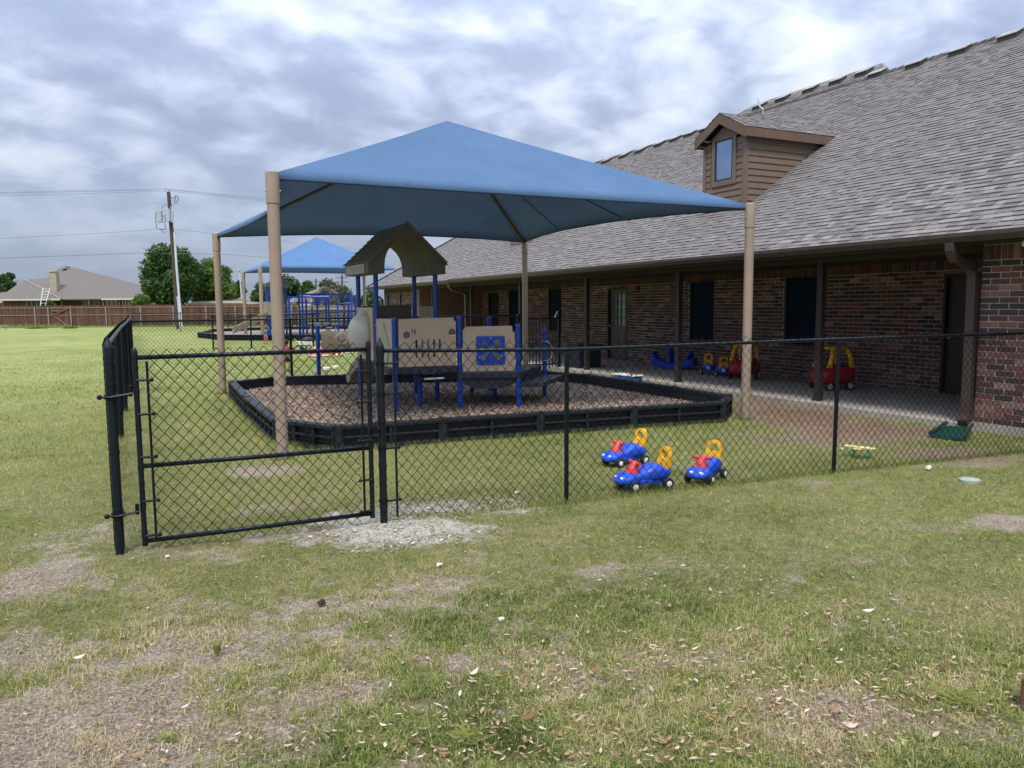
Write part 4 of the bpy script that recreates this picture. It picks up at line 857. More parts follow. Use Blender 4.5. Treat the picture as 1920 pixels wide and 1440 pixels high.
# side fence running away on the left
lf = thing('chain_link_fence', 'black chain link fence running straight away from the leftmost corner post', 'fence', (-.1, 20, 0), group='black chain link fences round the play yards')
LP = [(-.135, 5.51, 1.30), (-.19, 8.0, 1.26), (-.17, 10.6, 1.27), (-.13, 13.3, 1.30), (-.05, 16.3, 1.33), (-.05, 19.0, 1.31), (-.05, 22, 1.30), (0, 25, 1.30), (0, 29, 1.3), (0, 33, 1.28), (0, 38, 1.26), (0, 44, 1.24), (0, 50, 1.24), (0, 56, 1.24)]
fpost(lf, *CP, 1.33, .029, 'cone', bands=(.28, .66, 1.1, 1.24))
for x, y, z in LP[1:]: fpost(lf, x, y, z-.02, .028, None, lean=(random.uniform(-.015, .015), 0))
rail(lf, [(x, y, z) for x, y, z in [(-.135, 5.51, 1.30), (-.17, 6.7, 1.275)]+LP[1:]], .021)
mesh_part('chain_mesh', [chain((a[0]-.03, a[1]), (b_[0]-.03, b_[1]), .01, a[2]+.05, top1=b_[2]-a[2], r=.0024) for a, b_ in zip(LP[:-2], LP[1:-1])], lf)
# fence across behind the play bed
cfn = thing('chain_link_fence', 'black chain link fence crossing behind the near play bed, behind the boy in red', 'fence', (4.6, 16.3, 0), group='black chain link fences round the play yards')
for x in (0, 2.95, 5.9, 8.2): fpost(cfn, x, 16.3, 1.345, .028, 'dome')
rail(cfn, [(0, 16.3, 1.33), (8.2, 16.3, 1.345)], .021); mesh_part('chain_mesh', [chain((0, 16.27), (8.2, 16.27), .01, 1.37, r=.0024)], cfn)
cf2 = thing('chain_link_fence', 'chain link fence with dark rails in front of the far blue play structure', 'fence', (4, 33, 0), group='black chain link fences round the play yards')
for x, z in ((2.8, 1.3), (4.2, 1.32), (6.6, 1.36), (9.2, 1.45)): fpost(cf2, x, 31.5, z, .03, 'dome')
rail(cf2, [(2.8, 31.5, 1.24), (4.2, 31.5, 1.22), (9.2, 31.5, 1.42)], .024); mesh_part('chain_mesh', [chain((2.8, 31.47), (9.2, 31.47), .02, 1.3, r=.0032)], cf2)
cf3 = thing('chain_link_fence', 'farthest chain link fence, a thin dark rail along the cedar fence', 'fence', (10, 56, 0), group='black chain link fences round the play yards')
for k in range(9): fpost(cf3, k*3.0, 56, 1.24, .026, None)
rail(cf3, [(0, 56, 1.24), (24, 56, 1.30)], .026); mesh_part('chain_mesh', [chain((0, 56), (24, 56), .02, 1.26, w=.15, h=.166, r=.004)], cf3)
# iron gate panel by the porch
ig = thing('iron_gate', 'black iron picket gate between the near play bed and the porch', 'gate', (8.8, 16.3, 0))
for x in (8.26, 9.33):
    MB().box((x-8.8-.03, -.03, -.02), (x-8.8+.03, .03, 1.38)).build('post', black_vinyl, ig)
for z in (.14, 1.25): MB().box((-.51, -.016, z), (.50, .016, z+.035)).build('rail', black_vinyl, ig)
for k in range(11): MB().box((-.47+k*.09, -.009, .08), (-.452+k*.09, .009, 1.34)).build('picket', black_vinyl, ig)
MB().tube([(.40, -.02, 1.28), (.46, -.04, 1.42), (.49, -.04, 1.44)], .014, 6).build('latch', steel_m, ig)
# ------------------------------------------------------------------ shade canopies
def canopy(name, label, corners, peak, sag, fab, pole_r=.062, base_h=0, group='blue shade canopies over the play areas', seams=2):
    cxx = sum(c[0] for c in corners)/4; cyy = sum(c[1] for c in corners)/4
    T = thing(name, label, 'shade canopy', (cxx, cyy, 0), group=group); O = Vector((cxx, cyy, 0)); pk = Vector(peak)-O
    C = [Vector(c)-O for c in corners]
    NT, NR = 26, 12; me_v = []; me_f = []
    for i in range(4):
        a, b_ = C[i], C[(i+1) % 4]; mid = (a+b_)/2; inn = (Vector((pk.x, pk.y, 0))-Vector((mid.x, mid.y, 0))).normalized()
        rows = []
        for r in range(NR+1):
            f = r/NR; row = []
            for t_ in range(NT+1):
                s = t_/NT; e = a.lerp(b_, s); cu = 4*s*(1-s); e = e+inn*sag[0]*cu+Vector((0, 0, sag[1]*cu)); p = pk.lerp(e, f)
                p.z -= .05*math.sin(math.pi*f)*(.35+.65*cu)
                hem = 0
                row.append(p)
            rows.append(row)
        # turned hem with the cable in it
        row = [p+Vector((0, 0, -.05))-inn*-.012 for p in rows[-1]]; rows.append(row)
        q = MB(); vs = [p for rw in rows for p in rw]; W = NT+1
        q.add(vs, [(r*W+k, r*W+k+1, (r+1)*W+k+1, (r+1)*W+k) for r in range(NR+1) for k in range(NT)])
        q.build('fabric_panel', fab, T, smooth=True)
        q = MB()
        q.tube([p+Vector((0, 0, -.05)) for p in rows[-2]], .012, 6); q.build('edge_cable', seam_m, T, smooth=True)
        q = MB()
        for sf in ((.36, .68) if i == 1 else ()):
            rr_ = int(NR*sf)
            # seams run from the rafter side down the panel
            s = sf; pts = [pk.lerp(a.lerp(b_, s)+inn*sag[0]*4*s*(1-s)+Vector((0, 0, sag[1]*4*s*(1-s))), f) - Vector((0, 0, .05*math.sin(math.pi*f)*(.35+.65*4*s*(1-s))+.012)) for f in [k/10 for k in range(3, 11)]]
            q.tube(pts, .008, 4)
        if i == 1: q.build('seam', seam_m, T, kind='stuff')
        elif seams:
            for fr_ in (.50,):
                rr_ = int(NR*fr_); MB().tube([p-Vector((0, 0, .010)) for p in rows[rr_]], .006, 4).build('seam', seam_m, T)
    for i, c in enumerate(C):
        q = MB(); h = c.z; q.tube([(c.x, c.y, -.1), (c.x, c.y, h-.02)], pole_r, 20)
        pl = q.build('pole', pole_tan, T, smooth='auto')
        q = MB(); q.lathe([(pole_r*1.02, h-.30), (pole_r*1.12, h-.298), (pole_r*1.12, h-.03), (pole_r*1.06, h+.012), (pole_r*.7, h+.025), (.01, h+.028)], (c.x, c.y, 0), 20); q.build('collar', pole_tan, pl, smooth='auto')
        dv = (Vector((pk.x, pk.y, 0))-Vector((c.x, c.y, 0))).normalized()
        q = MB(); st = c+Vector((0, 0, -.045)); p1 = c.lerp(pk, .06)+Vector((0, 0, -.085)); mid = c.lerp(pk, .5)+Vector((0, 0, -.10)); q.tube([st, p1, mid, pk+Vector((0, 0, -.09))], .036, 10); q.build('rafter', rafter_m, T, smooth=True)
        q = MB(); q.sphere((c.x-dv.x*.0, c.y, h-.15), .001); q.tube([(c.x-pole_r*1.3, c.y, h-.17), (c.x+pole_r*1.3, c.y, h-.17)], .010, 6); q.build('bolt', steel_m, pl)
    return T
canopy('shade_canopy', 'large blue fabric shade canopy on four tan poles over the near play bed', [(1.36, 8.2, 2.925), (7.53, 8.0, 2.895), (7.75, 15.03, 2.99), (1.47, 15.03, 2.90)], (4.60, 11.55, 4.46), (.43, .06), fabric_m)
nl = far(493, 640, 38); nl.z = 0; dn = Vector((1, 0, 0)); ds = Vector((0, 1, 0))
cs = [nl, nl+dn*6.9, nl+dn*6.9+ds*6.2, nl+ds*6.2]
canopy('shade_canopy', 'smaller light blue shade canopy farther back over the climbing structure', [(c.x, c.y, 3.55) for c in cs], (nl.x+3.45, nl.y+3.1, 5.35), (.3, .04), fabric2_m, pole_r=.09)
# ------------------------------------------------------------------ play border
def border(poly, name, label, z=.27, bays=3, closed=True, group=None):
    cx_ = sum(p[0] for p in poly)/len(poly); cy_ = sum(p[1] for p in poly)/len(poly)
    T = thing(name, label, 'play border', (cx_, cy_, 0), group=group); n_ = len(poly)
    area = sum(poly[i][0]*poly[(i+1) % n_][1]-poly[(i+1) % n_][0]*poly[i][1] for i in range(n_)); sg = 1 if area < 0 else -1
    for i in range(n_):
        a = Vector((poly[i][0]-cx_, poly[i][1]-cy_, 0)); b_ = Vector((poly[(i+1) % n_][0]-cx_, poly[(i+1) % n_][1]-cy_, 0)); L_ = (b_-a).length; d_ = (b_-a)/L_; o_ = Vector((-d_.y, d_.x, 0))*sg
        mt = Matrix(((d_.x, o_.x, 0, a.x), (d_.y, o_.y, 0, a.y), (0, 0, 1, 0), (0, 0, 0, 1)))   # x along, y outwards
        q = MB(); g = .004
        q.box((g, -.055, -.05), (L_-g, -.02, z-.02), mtx=mt)                       # web
        q.box((g, -.075, z-.045), (L_-g, .05, z), mtx=mt)                           # top rim
        q.box((g, -.02, .115), (L_-g, .030, .145), mtx=mt); q.box((g, -.02, -.04), (L_-g, .045, .03), mtx=mt)   # ledges
        nb = max(2, round(L_/(.31 if i in (0, 1, 2, 16) else 1.1)))
        for k in range(nb+1):
            x = g+.02+(L_-2*g-.04)*k/nb; q.box((x-.02, -.02, .028), (x+.02, .038, z-.043), mtx=mt)
        q.tube([tuple(mt @ Vector((.03, 0, .02))), tuple(mt @ Vector((.03, 0, z+.012)))], .055, 10)
        q.build('border_section', border_m, T, bevel=.008)
    return T
border(BORD, 'play_border', 'black plastic border sections ringing the near wood chip bed', group='black play bed borders')
q = MB(); q.box((-.004, -.004, .09), (.004, .004, .27))
fb = [far(372, 628, 41), far(420, 640, 37.5), far(560, 642, 36.5), far(700, 642, 36.5), far(820, 640, 44), far(700, 620, 52), far(520, 615, 52), far(400, 618, 48)]
border([(p.x, p.y) for p in fb], 'play_border', 'black plastic border of the far bed under the slide', group='black play bed borders')
pm = MB(); pm.add([(p.x, p.y, .08) for p in fb], [tuple(range(8))]); link('mulch_bed', pm.mesh('mulch_bed', mat('far_mulch', (.22, .19, .16), (.36, .32, .28), rough=1, scale=8)), kind='structure', label='far mulch surface')
# ------------------------------------------------------------------ near play structure
ps = thing('play_structure', 'low toddler play structure with tan panels, blue posts and a moulded brown roof', 'play structure', (4.3, 11.2, 0)); PO = Vector((4.3, 11.2, 0))
def L3(p): return (p[0]-PO.x, p[1]-PO.y, p[2])
PP = {'A': (3.32, 10.46, 1.41), 'B': (4.30, 10.44, 1.42), 'C': (5.10, 10.12, 1.30), 'D': (6.12, 11.17, 1.18), 'E': (3.36, 12.45, 2.12), 'F': (4.32, 12.45, 2.12), 'G': (3.36, 11.45, 2.12), 'H': (4.32, 11.45, 2.12), 'J': (5.19, 12.07, .58), 'K': (5.15, 11.06, .58), 'I': (5.55, 12.1, 1.38), 'S': (3.86, 10.95, .62), 'T': (4.34, 11.5, .6)}
for k, (x, y, z) in PP.items():
    if k in 'T': continue
    q = MB(); a = L3((x, y, 0)); q.tube([(a[0], a[1], -.02), (a[0], a[1], z-.015)], .037, 16); q.lathe([(.037, 0), (.041, 0), (.041, .02), (.034, .034), (.015, .042), (.002, .043)], (a[0], a[1], z-.03), 16); q.build('post', blue_coat, ps, smooth='auto')
def frame_on(p0, p1, off=0.0):
    """plate frame: u runs from p0 to p1, v is up, w is the thickness towards the viewer"""
    a = Vector(L3((*p0, 0))); b_ = Vector(L3((*p1, 0))); d_ = (b_-a).normalized(); w_ = Vector((d_.y, -d_.x, 0))
    return lambda u, v, w: tuple(a+d_*u+Vector((0, 0, v))+w_*(w+off))
# panel with slots
fr = frame_on(PP['A'][:2], PP['B'][:2]); L1 = math.dist(PP['A'][:2], PP['B'][:2])
slots = []
for k in range(5): uc = .30+.088*k+.02; slots.append([(uc+.016*math.cos(R(a)), (.86 if a > 180 else 1.09)+.016*math.sin(R(a))) for a in (0, 30, 60, 90, 120, 150, 180, 210, 240, 270, 300, 330)])
q = MB().plate([(.05, .72), (L1-.06, .72), (L1-.06, 1.36), (L1-.09, 1.37), (L1-.09, 1.415), (.06, 1.40)], slots+[circ(.175, 1.175, .055, 16)], .018, fr); q.build('slotted_panel', tan_hdpe, ps, bevel=.002)
q = MB().plate(circ(.175, 1.175, .054, 16), [circ(.155, 1.19, .016, 8), circ(.195, 1.19, .016, 8), circ(.155, 1.155, .014, 8), circ(.195, 1.155, .014, 8)], .008, frame_on(PP['A'][:2], PP['B'][:2], .004)); q.build('clear_disc', mat('clear_disc', (.22, .17, .17), rough=.2), ps)
q = MB().plate(circ(.86, 1.20, .052, 20), [], .006, frame_on(PP['A'][:2], PP['B'][:2], .019)); q.build('round_mirror', mat('round_mirror', (.13, .115, .115), rough=.3, metal=.3), ps)
q = MB().plate(rrect(.82, 1.145, .90, 1.16, .006), [], .012, frame_on(PP['A'][:2], PP['B'][:2], .025)); q.build('white_tab', white_pl, ps)
q = MB(); f2 = frame_on(PP['A'][:2], PP['B'][:2], .0185); gv = mat('engraved_line', (.07, .05, .038))
for (u0, v0, u1, v1) in ((.255, 1.20, .265, 1.26), (.262, 1.222, .298, 1.229), (.29, 1.17, .298, 1.24), (.30, 1.20, .306, 1.262), (.25, 1.235, .262, 1.262)): q.plate([(u0, v0), (u1, v0), (u1, v1), (u0, v1)], [], .0025, f2)
q.build('engraved_figure', gv, ps)
q = MB()
for (u, v) in ((.075, 1.33), (.075, 1.10), (.075, .80), (L1-.075, 1.33), (L1-.075, 1.10), (L1-.075, .80), (.43, 1.30), (.53, 1.30)): q.plate(circ(u, v, .009, 8), [], .005, f2)
q.build('bolt_cap', white_pl, ps)
# panel with the blue sign
fr = frame_on(PP['B'][:2], PP['C'][:2]); L2 = math.dist(PP['B'][:2], PP['C'][:2])
q = MB().plate([(.05, .62), (L2-.05, .62), (L2-.05, 1.18), (L2-.085, 1.20), (L2-.085, 1.27), (L2-.10, 1.285), (.09, 1.275), (.05, 1.22)], [], .018, fr); q.build('tan_panel', tan_hdpe, ps, bevel=.002)
fb_ = frame_on(PP['B'][:2], PP['C'][:2], .019)
q = MB().plate(rrect(.245, .715, .665, 1.135, .02), [], .016, fb_); tp = q.build('game_board', blue_hdpe, ps, bevel=.002)
q = MB(); fc = frame_on(PP['B'][:2], PP['C'][:2], .0355); cu_, cv_2 = .455, .935
for a in (48, 132, 228, 312):
    ca, sa = math.cos(R(a)), math.sin(R(a)); big_ = .048 if a != 132 else .030
    q.plate([(cu_+ca*.15+big_*math.cos(R(b_)), cv_2+sa*.14+big_*math.sin(R(b_))*1.05) for b_ in range(0, 360, 30)], [], .004, fc)
    q.plate([(cu_-sa*.016, cv_2+ca*.016), (cu_+sa*.016, cv_2-ca*.016), (cu_+ca*.12+sa*.016, cv_2+sa*.115-ca*.016), (cu_+ca*.12-sa*.016, cv_2+sa*.115+ca*.016)], [], .003, fc)
q.build('finger_track', mat('track_grey_tan', (.16, .14, .12), rough=.5), tp)
q = MB()
for (u, v) in ((.455, 1.11), (.455, .74), (.29, 1.02), (.62, 1.03), (.29, .83), (.62, .85)): q.plate(circ(u, v, .008, 8), [], .005, fc)
q.build('bolt_cap', white_pl, tp)
# side panel with green diamond, facing left
fs2 = frame_on((3.35, 11.38), (3.35, 10.54))
q = MB().plate([(0, .66), (.80, .66), (.80, 1.405), (0, 1.395)], [], .018, fs2); q.build('side_panel', tan_hdpe, ps, bevel=.002)
fs3 = frame_on((3.35, 11.38), (3.35, 10.54), .019)
q = MB().plate([(.40, 1.34), (.18, .98), (.30, .70), (.50, .70), (.66, .98)], [], .014, fs3); q.build('green_window', green_acr, ps, bevel=.003)
q = MB()
for (u, v) in ((.40, 1.32), (.28, 1.17), (.52, 1.17), (.19, .98), (.42, .98), (.65, .98), (.03, 1.3), (.03, 1.0)): q.plate(circ(u, v, .009, 8), [], .018, fs3)
q.build('bolt_cap', white_pl, ps)
# tower panel with bubble window, facing left at the tower
fs4 = frame_on((3.335, 12.42), (3.335, 11.49))
q = MB().plate([(0, .75), (.90, .75), (.90, 1.565), (0, 1.565)], [circ(.46, 1.16, .30, 28, .85, 1)], .018, fs4); q.build('bubble_panel', tan_hdpe, ps, bevel=.002)
q = MB(); vs = []; NS, NK = 10, 28
rings = []
for i in range(NS+1):
    a = math.pi/2*i/NS; rr_ = math.cos(a)*.315+.001; w_ = math.sin(a)*.27
    rings.append([fs4(.46+rr_*.88*math.cos(2*math.pi*k/NK), 1.16+rr_*1.02*math.sin(2*math.pi*k/NK), .02+w_) for k in range(NK)])
q.loft(rings, caps=True); q.build('bubble_window', bubble_m, ps, smooth=True)
q = MB().plate(circ(.46, 1.16, .36, 32, .9, 1), [circ(.46, 1.16, .305, 32, .9, 1)], .012, frame_on((3.335, 12.42), (3.335, 11.49), .02)); q.build('bubble_rim', mat('bubble_rim', (.40, .36, .24), rough=.4), ps)
# back wall and right-hand arch panel
fk = frame_on((3.42, 12.5), (4.27, 12.5)); q = MB().plate([(-.0, .75), (.85, .75), (.85, 1.61), (.0, 1.59)], [], .02, fk); q.box(tuple(fk(.05, 1.28, .02)), tuple(fk(.62, 1.34, .05))); q.build('back_panel', brown_plast, ps, bevel=.003)
fr5 = frame_on((4.36, 12.40), (5.05, 12.25)); q = MB().plate([(.02, .7), (.33, .7), (.33, 1.575), (.02, 1.575)], [[(.17-.07, 1.28), (.17-.055, 1.38), (.17-.02, 1.43), (.17, 1.445), (.17+.02, 1.43), (.17+.055, 1.38), (.17+.07, 1.28)]], .018, fr5); q.build('arch_panel', tan_hdpe, ps, bevel=.002)
q = MB(); q.sphere(fr5(.17, 1.33, .02), .07, 12, 8, (1, .8, 1.3)); q.build('arch_bubble', bubble_m, ps, smooth=True)
# decks
def deck(poly, z1, th, nm='deck'):
    q = MB(); n_ = len(poly); pts = [L3((*p, 0)) for p in poly]
    q.add([(p[0], p[1], z1-th) for p in pts]+[(p[0], p[1], z1) for p in pts], [tuple(reversed(range(n_))), tuple(range(n_, 2*n_))]+[(i, (i+1) % n_, (i+1) % n_+n_, i+n_) for i in range(n_)])
    return q.build(nm, deck_m, ps, bevel=.012)
deck([(3.22, 10.44), (4.28, 10.40), (4.36, 11.46), (3.30, 11.46)], .705, .09); deck([(3.32, 11.47), (4.36, 11.47), (4.36, 12.48), (3.32, 12.48)], .80, .10)
deck([(4.26, 10.40), (5.10, 10.06), (6.05, 11.15), (5.20, 12.1), (4.37, 11.6)], .60, .085)
q = MB(); 
for a, b_ in (((4.3, 10.44), (5.1, 10.12)), ((5.1, 10.12), (6.12, 11.17)), ((6.05, 11.2), (5.2, 12.05))):
    A_, B_ = Vector(L3((*a, 0))), Vector(L3((*b_, 0))); M_ = (A_+B_)/2; q.add([A_+Vector((0, 0, .52)), B_+Vector((0, 0, .52)), B_+Vector((0, 0, .46)), B_.lerp(A_, .25)+Vector((0, 0, .36)), A_.lerp(B_, .25)+Vector((0, 0, .36)), A_+Vector((0, 0, .46))]+[v+Vector((.02, .03, 0)) for v in [A_+Vector((0, 0, .52)), B_+Vector((0, 0, .52)), B_+Vector((0, 0, .46)), B_.lerp(A_, .25)+Vector((0, 0, .36)), A_.lerp(B_, .25)+Vector((0, 0, .36)), A_+Vector((0, 0, .46))]], [(0, 1, 2, 3, 4, 5), (11, 10, 9, 8, 7, 6)]+[(i, (i+1) % 6, (i+1) % 6+6, i+6) for i in range(6)])
q.build('deck_skirt', deck_m, ps)
deck([(5.12, 10.16), (6.06, 11.12), (6.35, 10.95), (5.45, 9.98)], .44, .07, 'step')
q = MB().box(L3((3.72, 10.36, .53)), L3((4.02, 10.72, .56))); q.build('step', deck_m, ps, bevel=.008)
MB().box(L3((3.72, 10.345, .535)), L3((4.02, 10.357, .557))).build('step_edge', white_pl, ps)
q = MB(); D_ = L3(PP['D']); q.tube([(D_[0]-.06, D_[1]-.05, .98), (D_[0]+.0, D_[1]-.07, .985), (D_[0]+.06, D_[1]-.06, .96), (D_[0]+.11, D_[1]-.05, .88), (D_[0]+.115, D_[1]-.05, .78), (D_[0]+.08, D_[1]-.06, .70), (D_[0]+.02, D_[1]-.06, .665), (D_[0]-.04, D_[1]-.05, .67)], .013, 8); q.build('grab_handle', steel_m, ps, smooth=True)
# slide on the left side
q = MB(); rings = []
for t_ in range(9):
    f = t_/8; c_ = Vector(L3((3.70-.04*f, 12.55+1.15*f, .80-.58*f+.10*f*f)))
    if f > .85: c_.z = .26
    w_ = .24; rings.append([c_+Vector((-w_, 0, .13)), c_+Vector((-w_+.03, 0, .13)), c_+Vector((-w_+.05, 0, .02)), c_+Vector((w_-.05, 0, .02)), c_+Vector((w_-.03, 0, .13)), c_+Vector((w_, 0, .13)), c_+Vector((w_-.02, 0, -.03)), c_+Vector((-w_+.02, 0, -.03))])
q.loft(rings); q.build('slide', mat('slide_tan', (.33, .28, .20), rough=.4), ps, smooth='auto')
# moulded roof
RX0, RX1, RY0, RY1 = 3.16, 4.38, 11.14, 12.50; zb, ze, zp = 2.065, 2.225, 2.80; xm = (RX0+RX1)/2
arch = [(xm-.355, zb)]+[(xm-.355*math.cos(R(a))*1.0, zb+.12+.40*math.sin(R(a))) for a in range(0, 181, 15)]+[(xm+.355, zb)]
outl = [(RX0, zb), (RX0, ze), (xm-.05, zp), (xm+.05, zp), (RX1, ze), (RX1, zb), *reversed(arch)]
tri = tessellate_polygon([[Vector((p[0], p[1], 0)) for p in outl]]); n_ = len(outl)
q = MB(); F_ = [L3((p[0], RY0, p[1])) for p in outl]; B2 = [L3((p[0], RY1, p[1])) for p in outl]
q.add(F_+B2, [tuple(t_) for t_ in tri]+[tuple(i+n_ for i in reversed(t_)) for t_ in tri]+[(i, (i+1) % n_, (i+1) % n_+n_, i+n_) for i in range(n_)])
rf_ = q.build('roof', brown_plast, ps, bevel=.012)
q = MB()
sl2 = Vector((xm-RX0, 0, zp-ze)); sL = sl2.length; sl2.normalize()
for side in (-1, 1):
    x_e = RX0-.01 if side < 0 else RX1+.01; dv = Vector((sl2.x*(-side), 0, sl2.z)); nv = Vector((-sl2.z*(-side), 0, sl2.x))
    rws = 9
    for r in range(rws):
        s0 = sL*r/rws; s1 = sL*(r+1)/rws+.01; y = RY0-.03
        while y < RY1+.02:
            w_ = random.uniform(.10, .16); y2 = min(y+w_, RY1+.03); th = random.uniform(.016, .026)
            P = lambda s, yy, h: tuple(Vector(L3((x_e, yy, ze+.006)))+dv*s+nv*h)
            q.add([P(s0, y, 0), P(s0, y2, 0), P(s0, y2, th), P(s0, y, th), P(s1, y2, .004), P(s1, y, .004)], [(0, 1, 2, 3), (3, 2, 4, 5), (0, 3, 5), (1, 4, 2)], random.random()); y = y2+.004
    # plain edge strip on the gable
q.build('roof_shake', brown_plast, rf_, kind='stuff')
for (yy) in (RY0-.034,):
    q = MB()
    for sx_ in (-1, 1):
        xe_ = RX0-.015 if sx_ < 0 else RX1+.015
        q.add([L3((xe_, yy, ze+.03)), L3((xm, yy, zp+.045)), L3((xm, yy, zp-.02)), L3((xe_, yy, ze-.04)), L3((xe_, yy+.03, ze+.03)), L3((xm, yy+.03, zp+.045)), L3((xm, yy+.03, zp-.02)), L3((xe_, yy+.03, ze-.04))], [(0, 1, 2, 3), (7, 6, 5, 4), (0, 4, 5, 1), (3, 2, 6, 7), (0, 3, 7, 4)])
    q.build('gable_edge', brown_plast, rf_, bevel=.006)
fp_ = frame_on((RX0-.001, RY1-.12), (RX0-.001, RY0+.14), .002)
q = MB().plate(rrect(.0, 2.075, 1.08, 2.215, .01), [], .012, fp_); sgn = q.build('name_plate', mat('plate_pale_grey', (.34, .32, .30), rough=.5, var=.06), rf_)
q = MB(); fq = frame_on((RX0-.001, RY1-.12), (RX0-.001, RY0+.14), .0145)
def stroke(m_, pts, wd, fr_):
    for (a, b_) in zip(pts, pts[1:]):
        d_ = Vector((b_[0]-a[0], b_[1]-a[1])); d_.normalize(); nn = Vector((-d_.y, d_.x))*wd/2
        m_.plate([(a[0]+nn.x, a[1]+nn.y), (a[0]-nn.x, a[1]-nn.y), (b_[0]-nn.x, b_[1]-nn.y), (b_[0]+nn.x, b_[1]+nn.y)], [], .002, fr_)
stroke(q, [(.18, 2.19), (.22, 2.175), (.48, 2.175), (.62, 2.155)], .006, fq); stroke(q, [(.75, 2.19), (.95, 2.19), (1.0, 2.165), (.9, 2.15), (.75, 2.155), (.75, 2.19)], .006, fq); stroke(q, [(.3, 2.14), (.55, 2.14), (.62, 2.12), (.4, 2.11)], .006, fq)
stroke(q, [(.8, 2.13), (1.0, 2.13)], .006, fq); 
q.build('plate_drawing', mat('plate_line', (.16, .15, .15)), sgn)
# steering panel standing behind the bed
sp_ = thing('steering_panel', 'tan play panel with a toy steering wheel on blue posts behind the bed', 'play panel', (3.85, 15.7, 0))
so_ = Vector((3.85, 15.7, 0)); fw = lambda u, v, w: (u-so_.x, -.02-w, v)
for x in (3.38, 4.45): MB().tube([(x-so_.x, 0, -.02), (x-so_.x, 0, 1.20)], .042, 14).lathe([(.042, 0), (.046, 0), (.044, .02), (.02, .035), (.002, .037)], (x-so_.x, 0, 1.19), 14).build('post', blue_coat, sp_, smooth='auto')
MB().plate(rrect(3.44, .74, 4.40, 1.09, .03), [], .02, fw).build('panel', tan_hdpe, sp_, bevel=.002)
q = MB(); cx_, cz_ = 3.84-so_.x, .93; q.tube([(cx_+.115*math.cos(R(a)), -.09, cz_+.115*math.sin(R(a))) for a in range(0, 361, 18)], .014, 8, caps=False)
for a in (0, 115, 235): q.tube([(cx_, -.10, cz_), (cx_+.10*math.cos(R(a)), -.09, cz_+.10*math.sin(R(a)))], .010, 6)
q.sphere((cx_, -.10, cz_), .022); q.tube([(cx_, -.04, cz_), (cx_, -.10, cz_)], .014)
q.build('steering_wheel', mat('wheel_pale_tan', (.66, .56, .47), rough=.4), sp_, smooth=True)
q = MB()
for u in (3.62, 4.13): stroke(q, [(u-.02, .98), (u+.02, .98), (u+.02, .93), (u-.02, .93), (u-.02, .98)], .006, lambda a, b_, w: (a-so_.x, -.041-w, b_))
q.build('engraved_figure', gv, sp_)
# ------------------------------------------------------------------ ride-on toy cars
def ride_on(name, label, cat, loc, rz, group, turned=None):
    T = thing(name, label, cat, loc, rz, group)
    st = [(-.245, .075, .105, .165), (-.20, .10, .085, .19), (-.13, .112, .07, .225), (-.06, .108, .065, .232), (0, .088, .065, .195), (.045, .078, .062, .165), (.09, .09, .055, .158), (.14, .118, .05, .165), (.19, .122, .05, .16), (.235, .105, .055, .14), (.265, .07, .065, .115), (.278, .03, .08, .10)]
    rings = []
    for s, w, zb_, zt_ in st:
        zc_ = (zb_+zt_)/2; hh = (zt_-zb_)/2; rg = []
        for k in range(20):
            a = 2*math.pi*k/20; ca, sa = math.cos(a), math.sin(a); e = .72
            rg.append((s, w*math.copysign(abs(ca)**e, ca), zc_+hh*math.copysign(abs(sa)**e, sa)))
        rings.append(rg)
    MB().loft(rings).build('body', toy_blue, T, smooth=True)
    # skirts over the wheels
    q = MB(); q.box((-.215, -.085, .055), (.21, .085, .10)); q.build('chassis', toy_blue, T, bevel=.012)
    q = MB()
    for sy in (-1, 1): q.sphere((.245, sy*.05, .122), .022, 10, 6, (.7, 1.1, .6))
    q.build('headlight', white_pl, T, smooth=True)
    for sx_ in (.155, -.185):
        for sy in (-1, 1):
            q = MB(); prof = [(.012, -.02), (.045, -.022), (.052, -.014), (.052, .014), (.045, .022), (.012, .02)]
            vs = []; n_ = 18
            q2 = MB().lathe(prof, (0, 0, 0), n_); q.v = [(sx_+a, sy*.118+c_, .052+b_) for a, b_, c_ in q2.v]; q.f = q2.f; q.r = q2.r; q.m = q2.m
            w_ = q.build('wheel', toy_black, T, smooth='auto')
            q = MB(); q2 = MB().lathe([(.027, 0), (.027, .004), (.012, .009), (.002, .010)], (0, 0, .020), 14); q.v = [(sx_+a, sy*(.118+c_), .052+b_) for a, b_, c_ in q2.v]; q.f = q2.f; q.r = q2.r; q.m = q2.m
            q.build('hub', white_pl, w_, smooth='auto')
    # yellow push handle that doubles as backrest
    def hf(u, v, w): return (-.175-.055*(v/.22)-w, u, .15+v)
    outl = [(-.075, 0), (-.088, .05), (-.082, .11), (-.078, .17), (-.062, .205), (-.03, .222), (.03, .222), (.062, .205), (.078, .17), (.082, .11), (.088, .05), (.075, 0), (.045, -.01), (-.045, -.01)]
    hole = [(-.045, .125), (-.05, .16), (-.035, .188), (.035, .188), (.05, .16), (.045, .125), (.03, .112), (-.03, .112)]; h2 = [(-.02, .04), (-.018, .062), (0, .072), (.018, .062), (.02, .04)]
    MB().plate(outl, [hole, h2], .034, hf).build('push_handle', toy_yel, T, bevel=.008, seg=3, smooth='auto')
    q = MB(); q.tube([(.115, 0, .14), (.105, 0, .19), (.085, 0, .245), (.08, 0, .262)], [.062, .055, .036, .022], 14); q.tube([(.085, -.098, .25), (.086, -.05, .243), (.086, .05, .243), (.085, .098, .25)], [.015, .018, .018, .015], 10)
    q.build('handlebar', toy_red, T, smooth='auto')
    return T
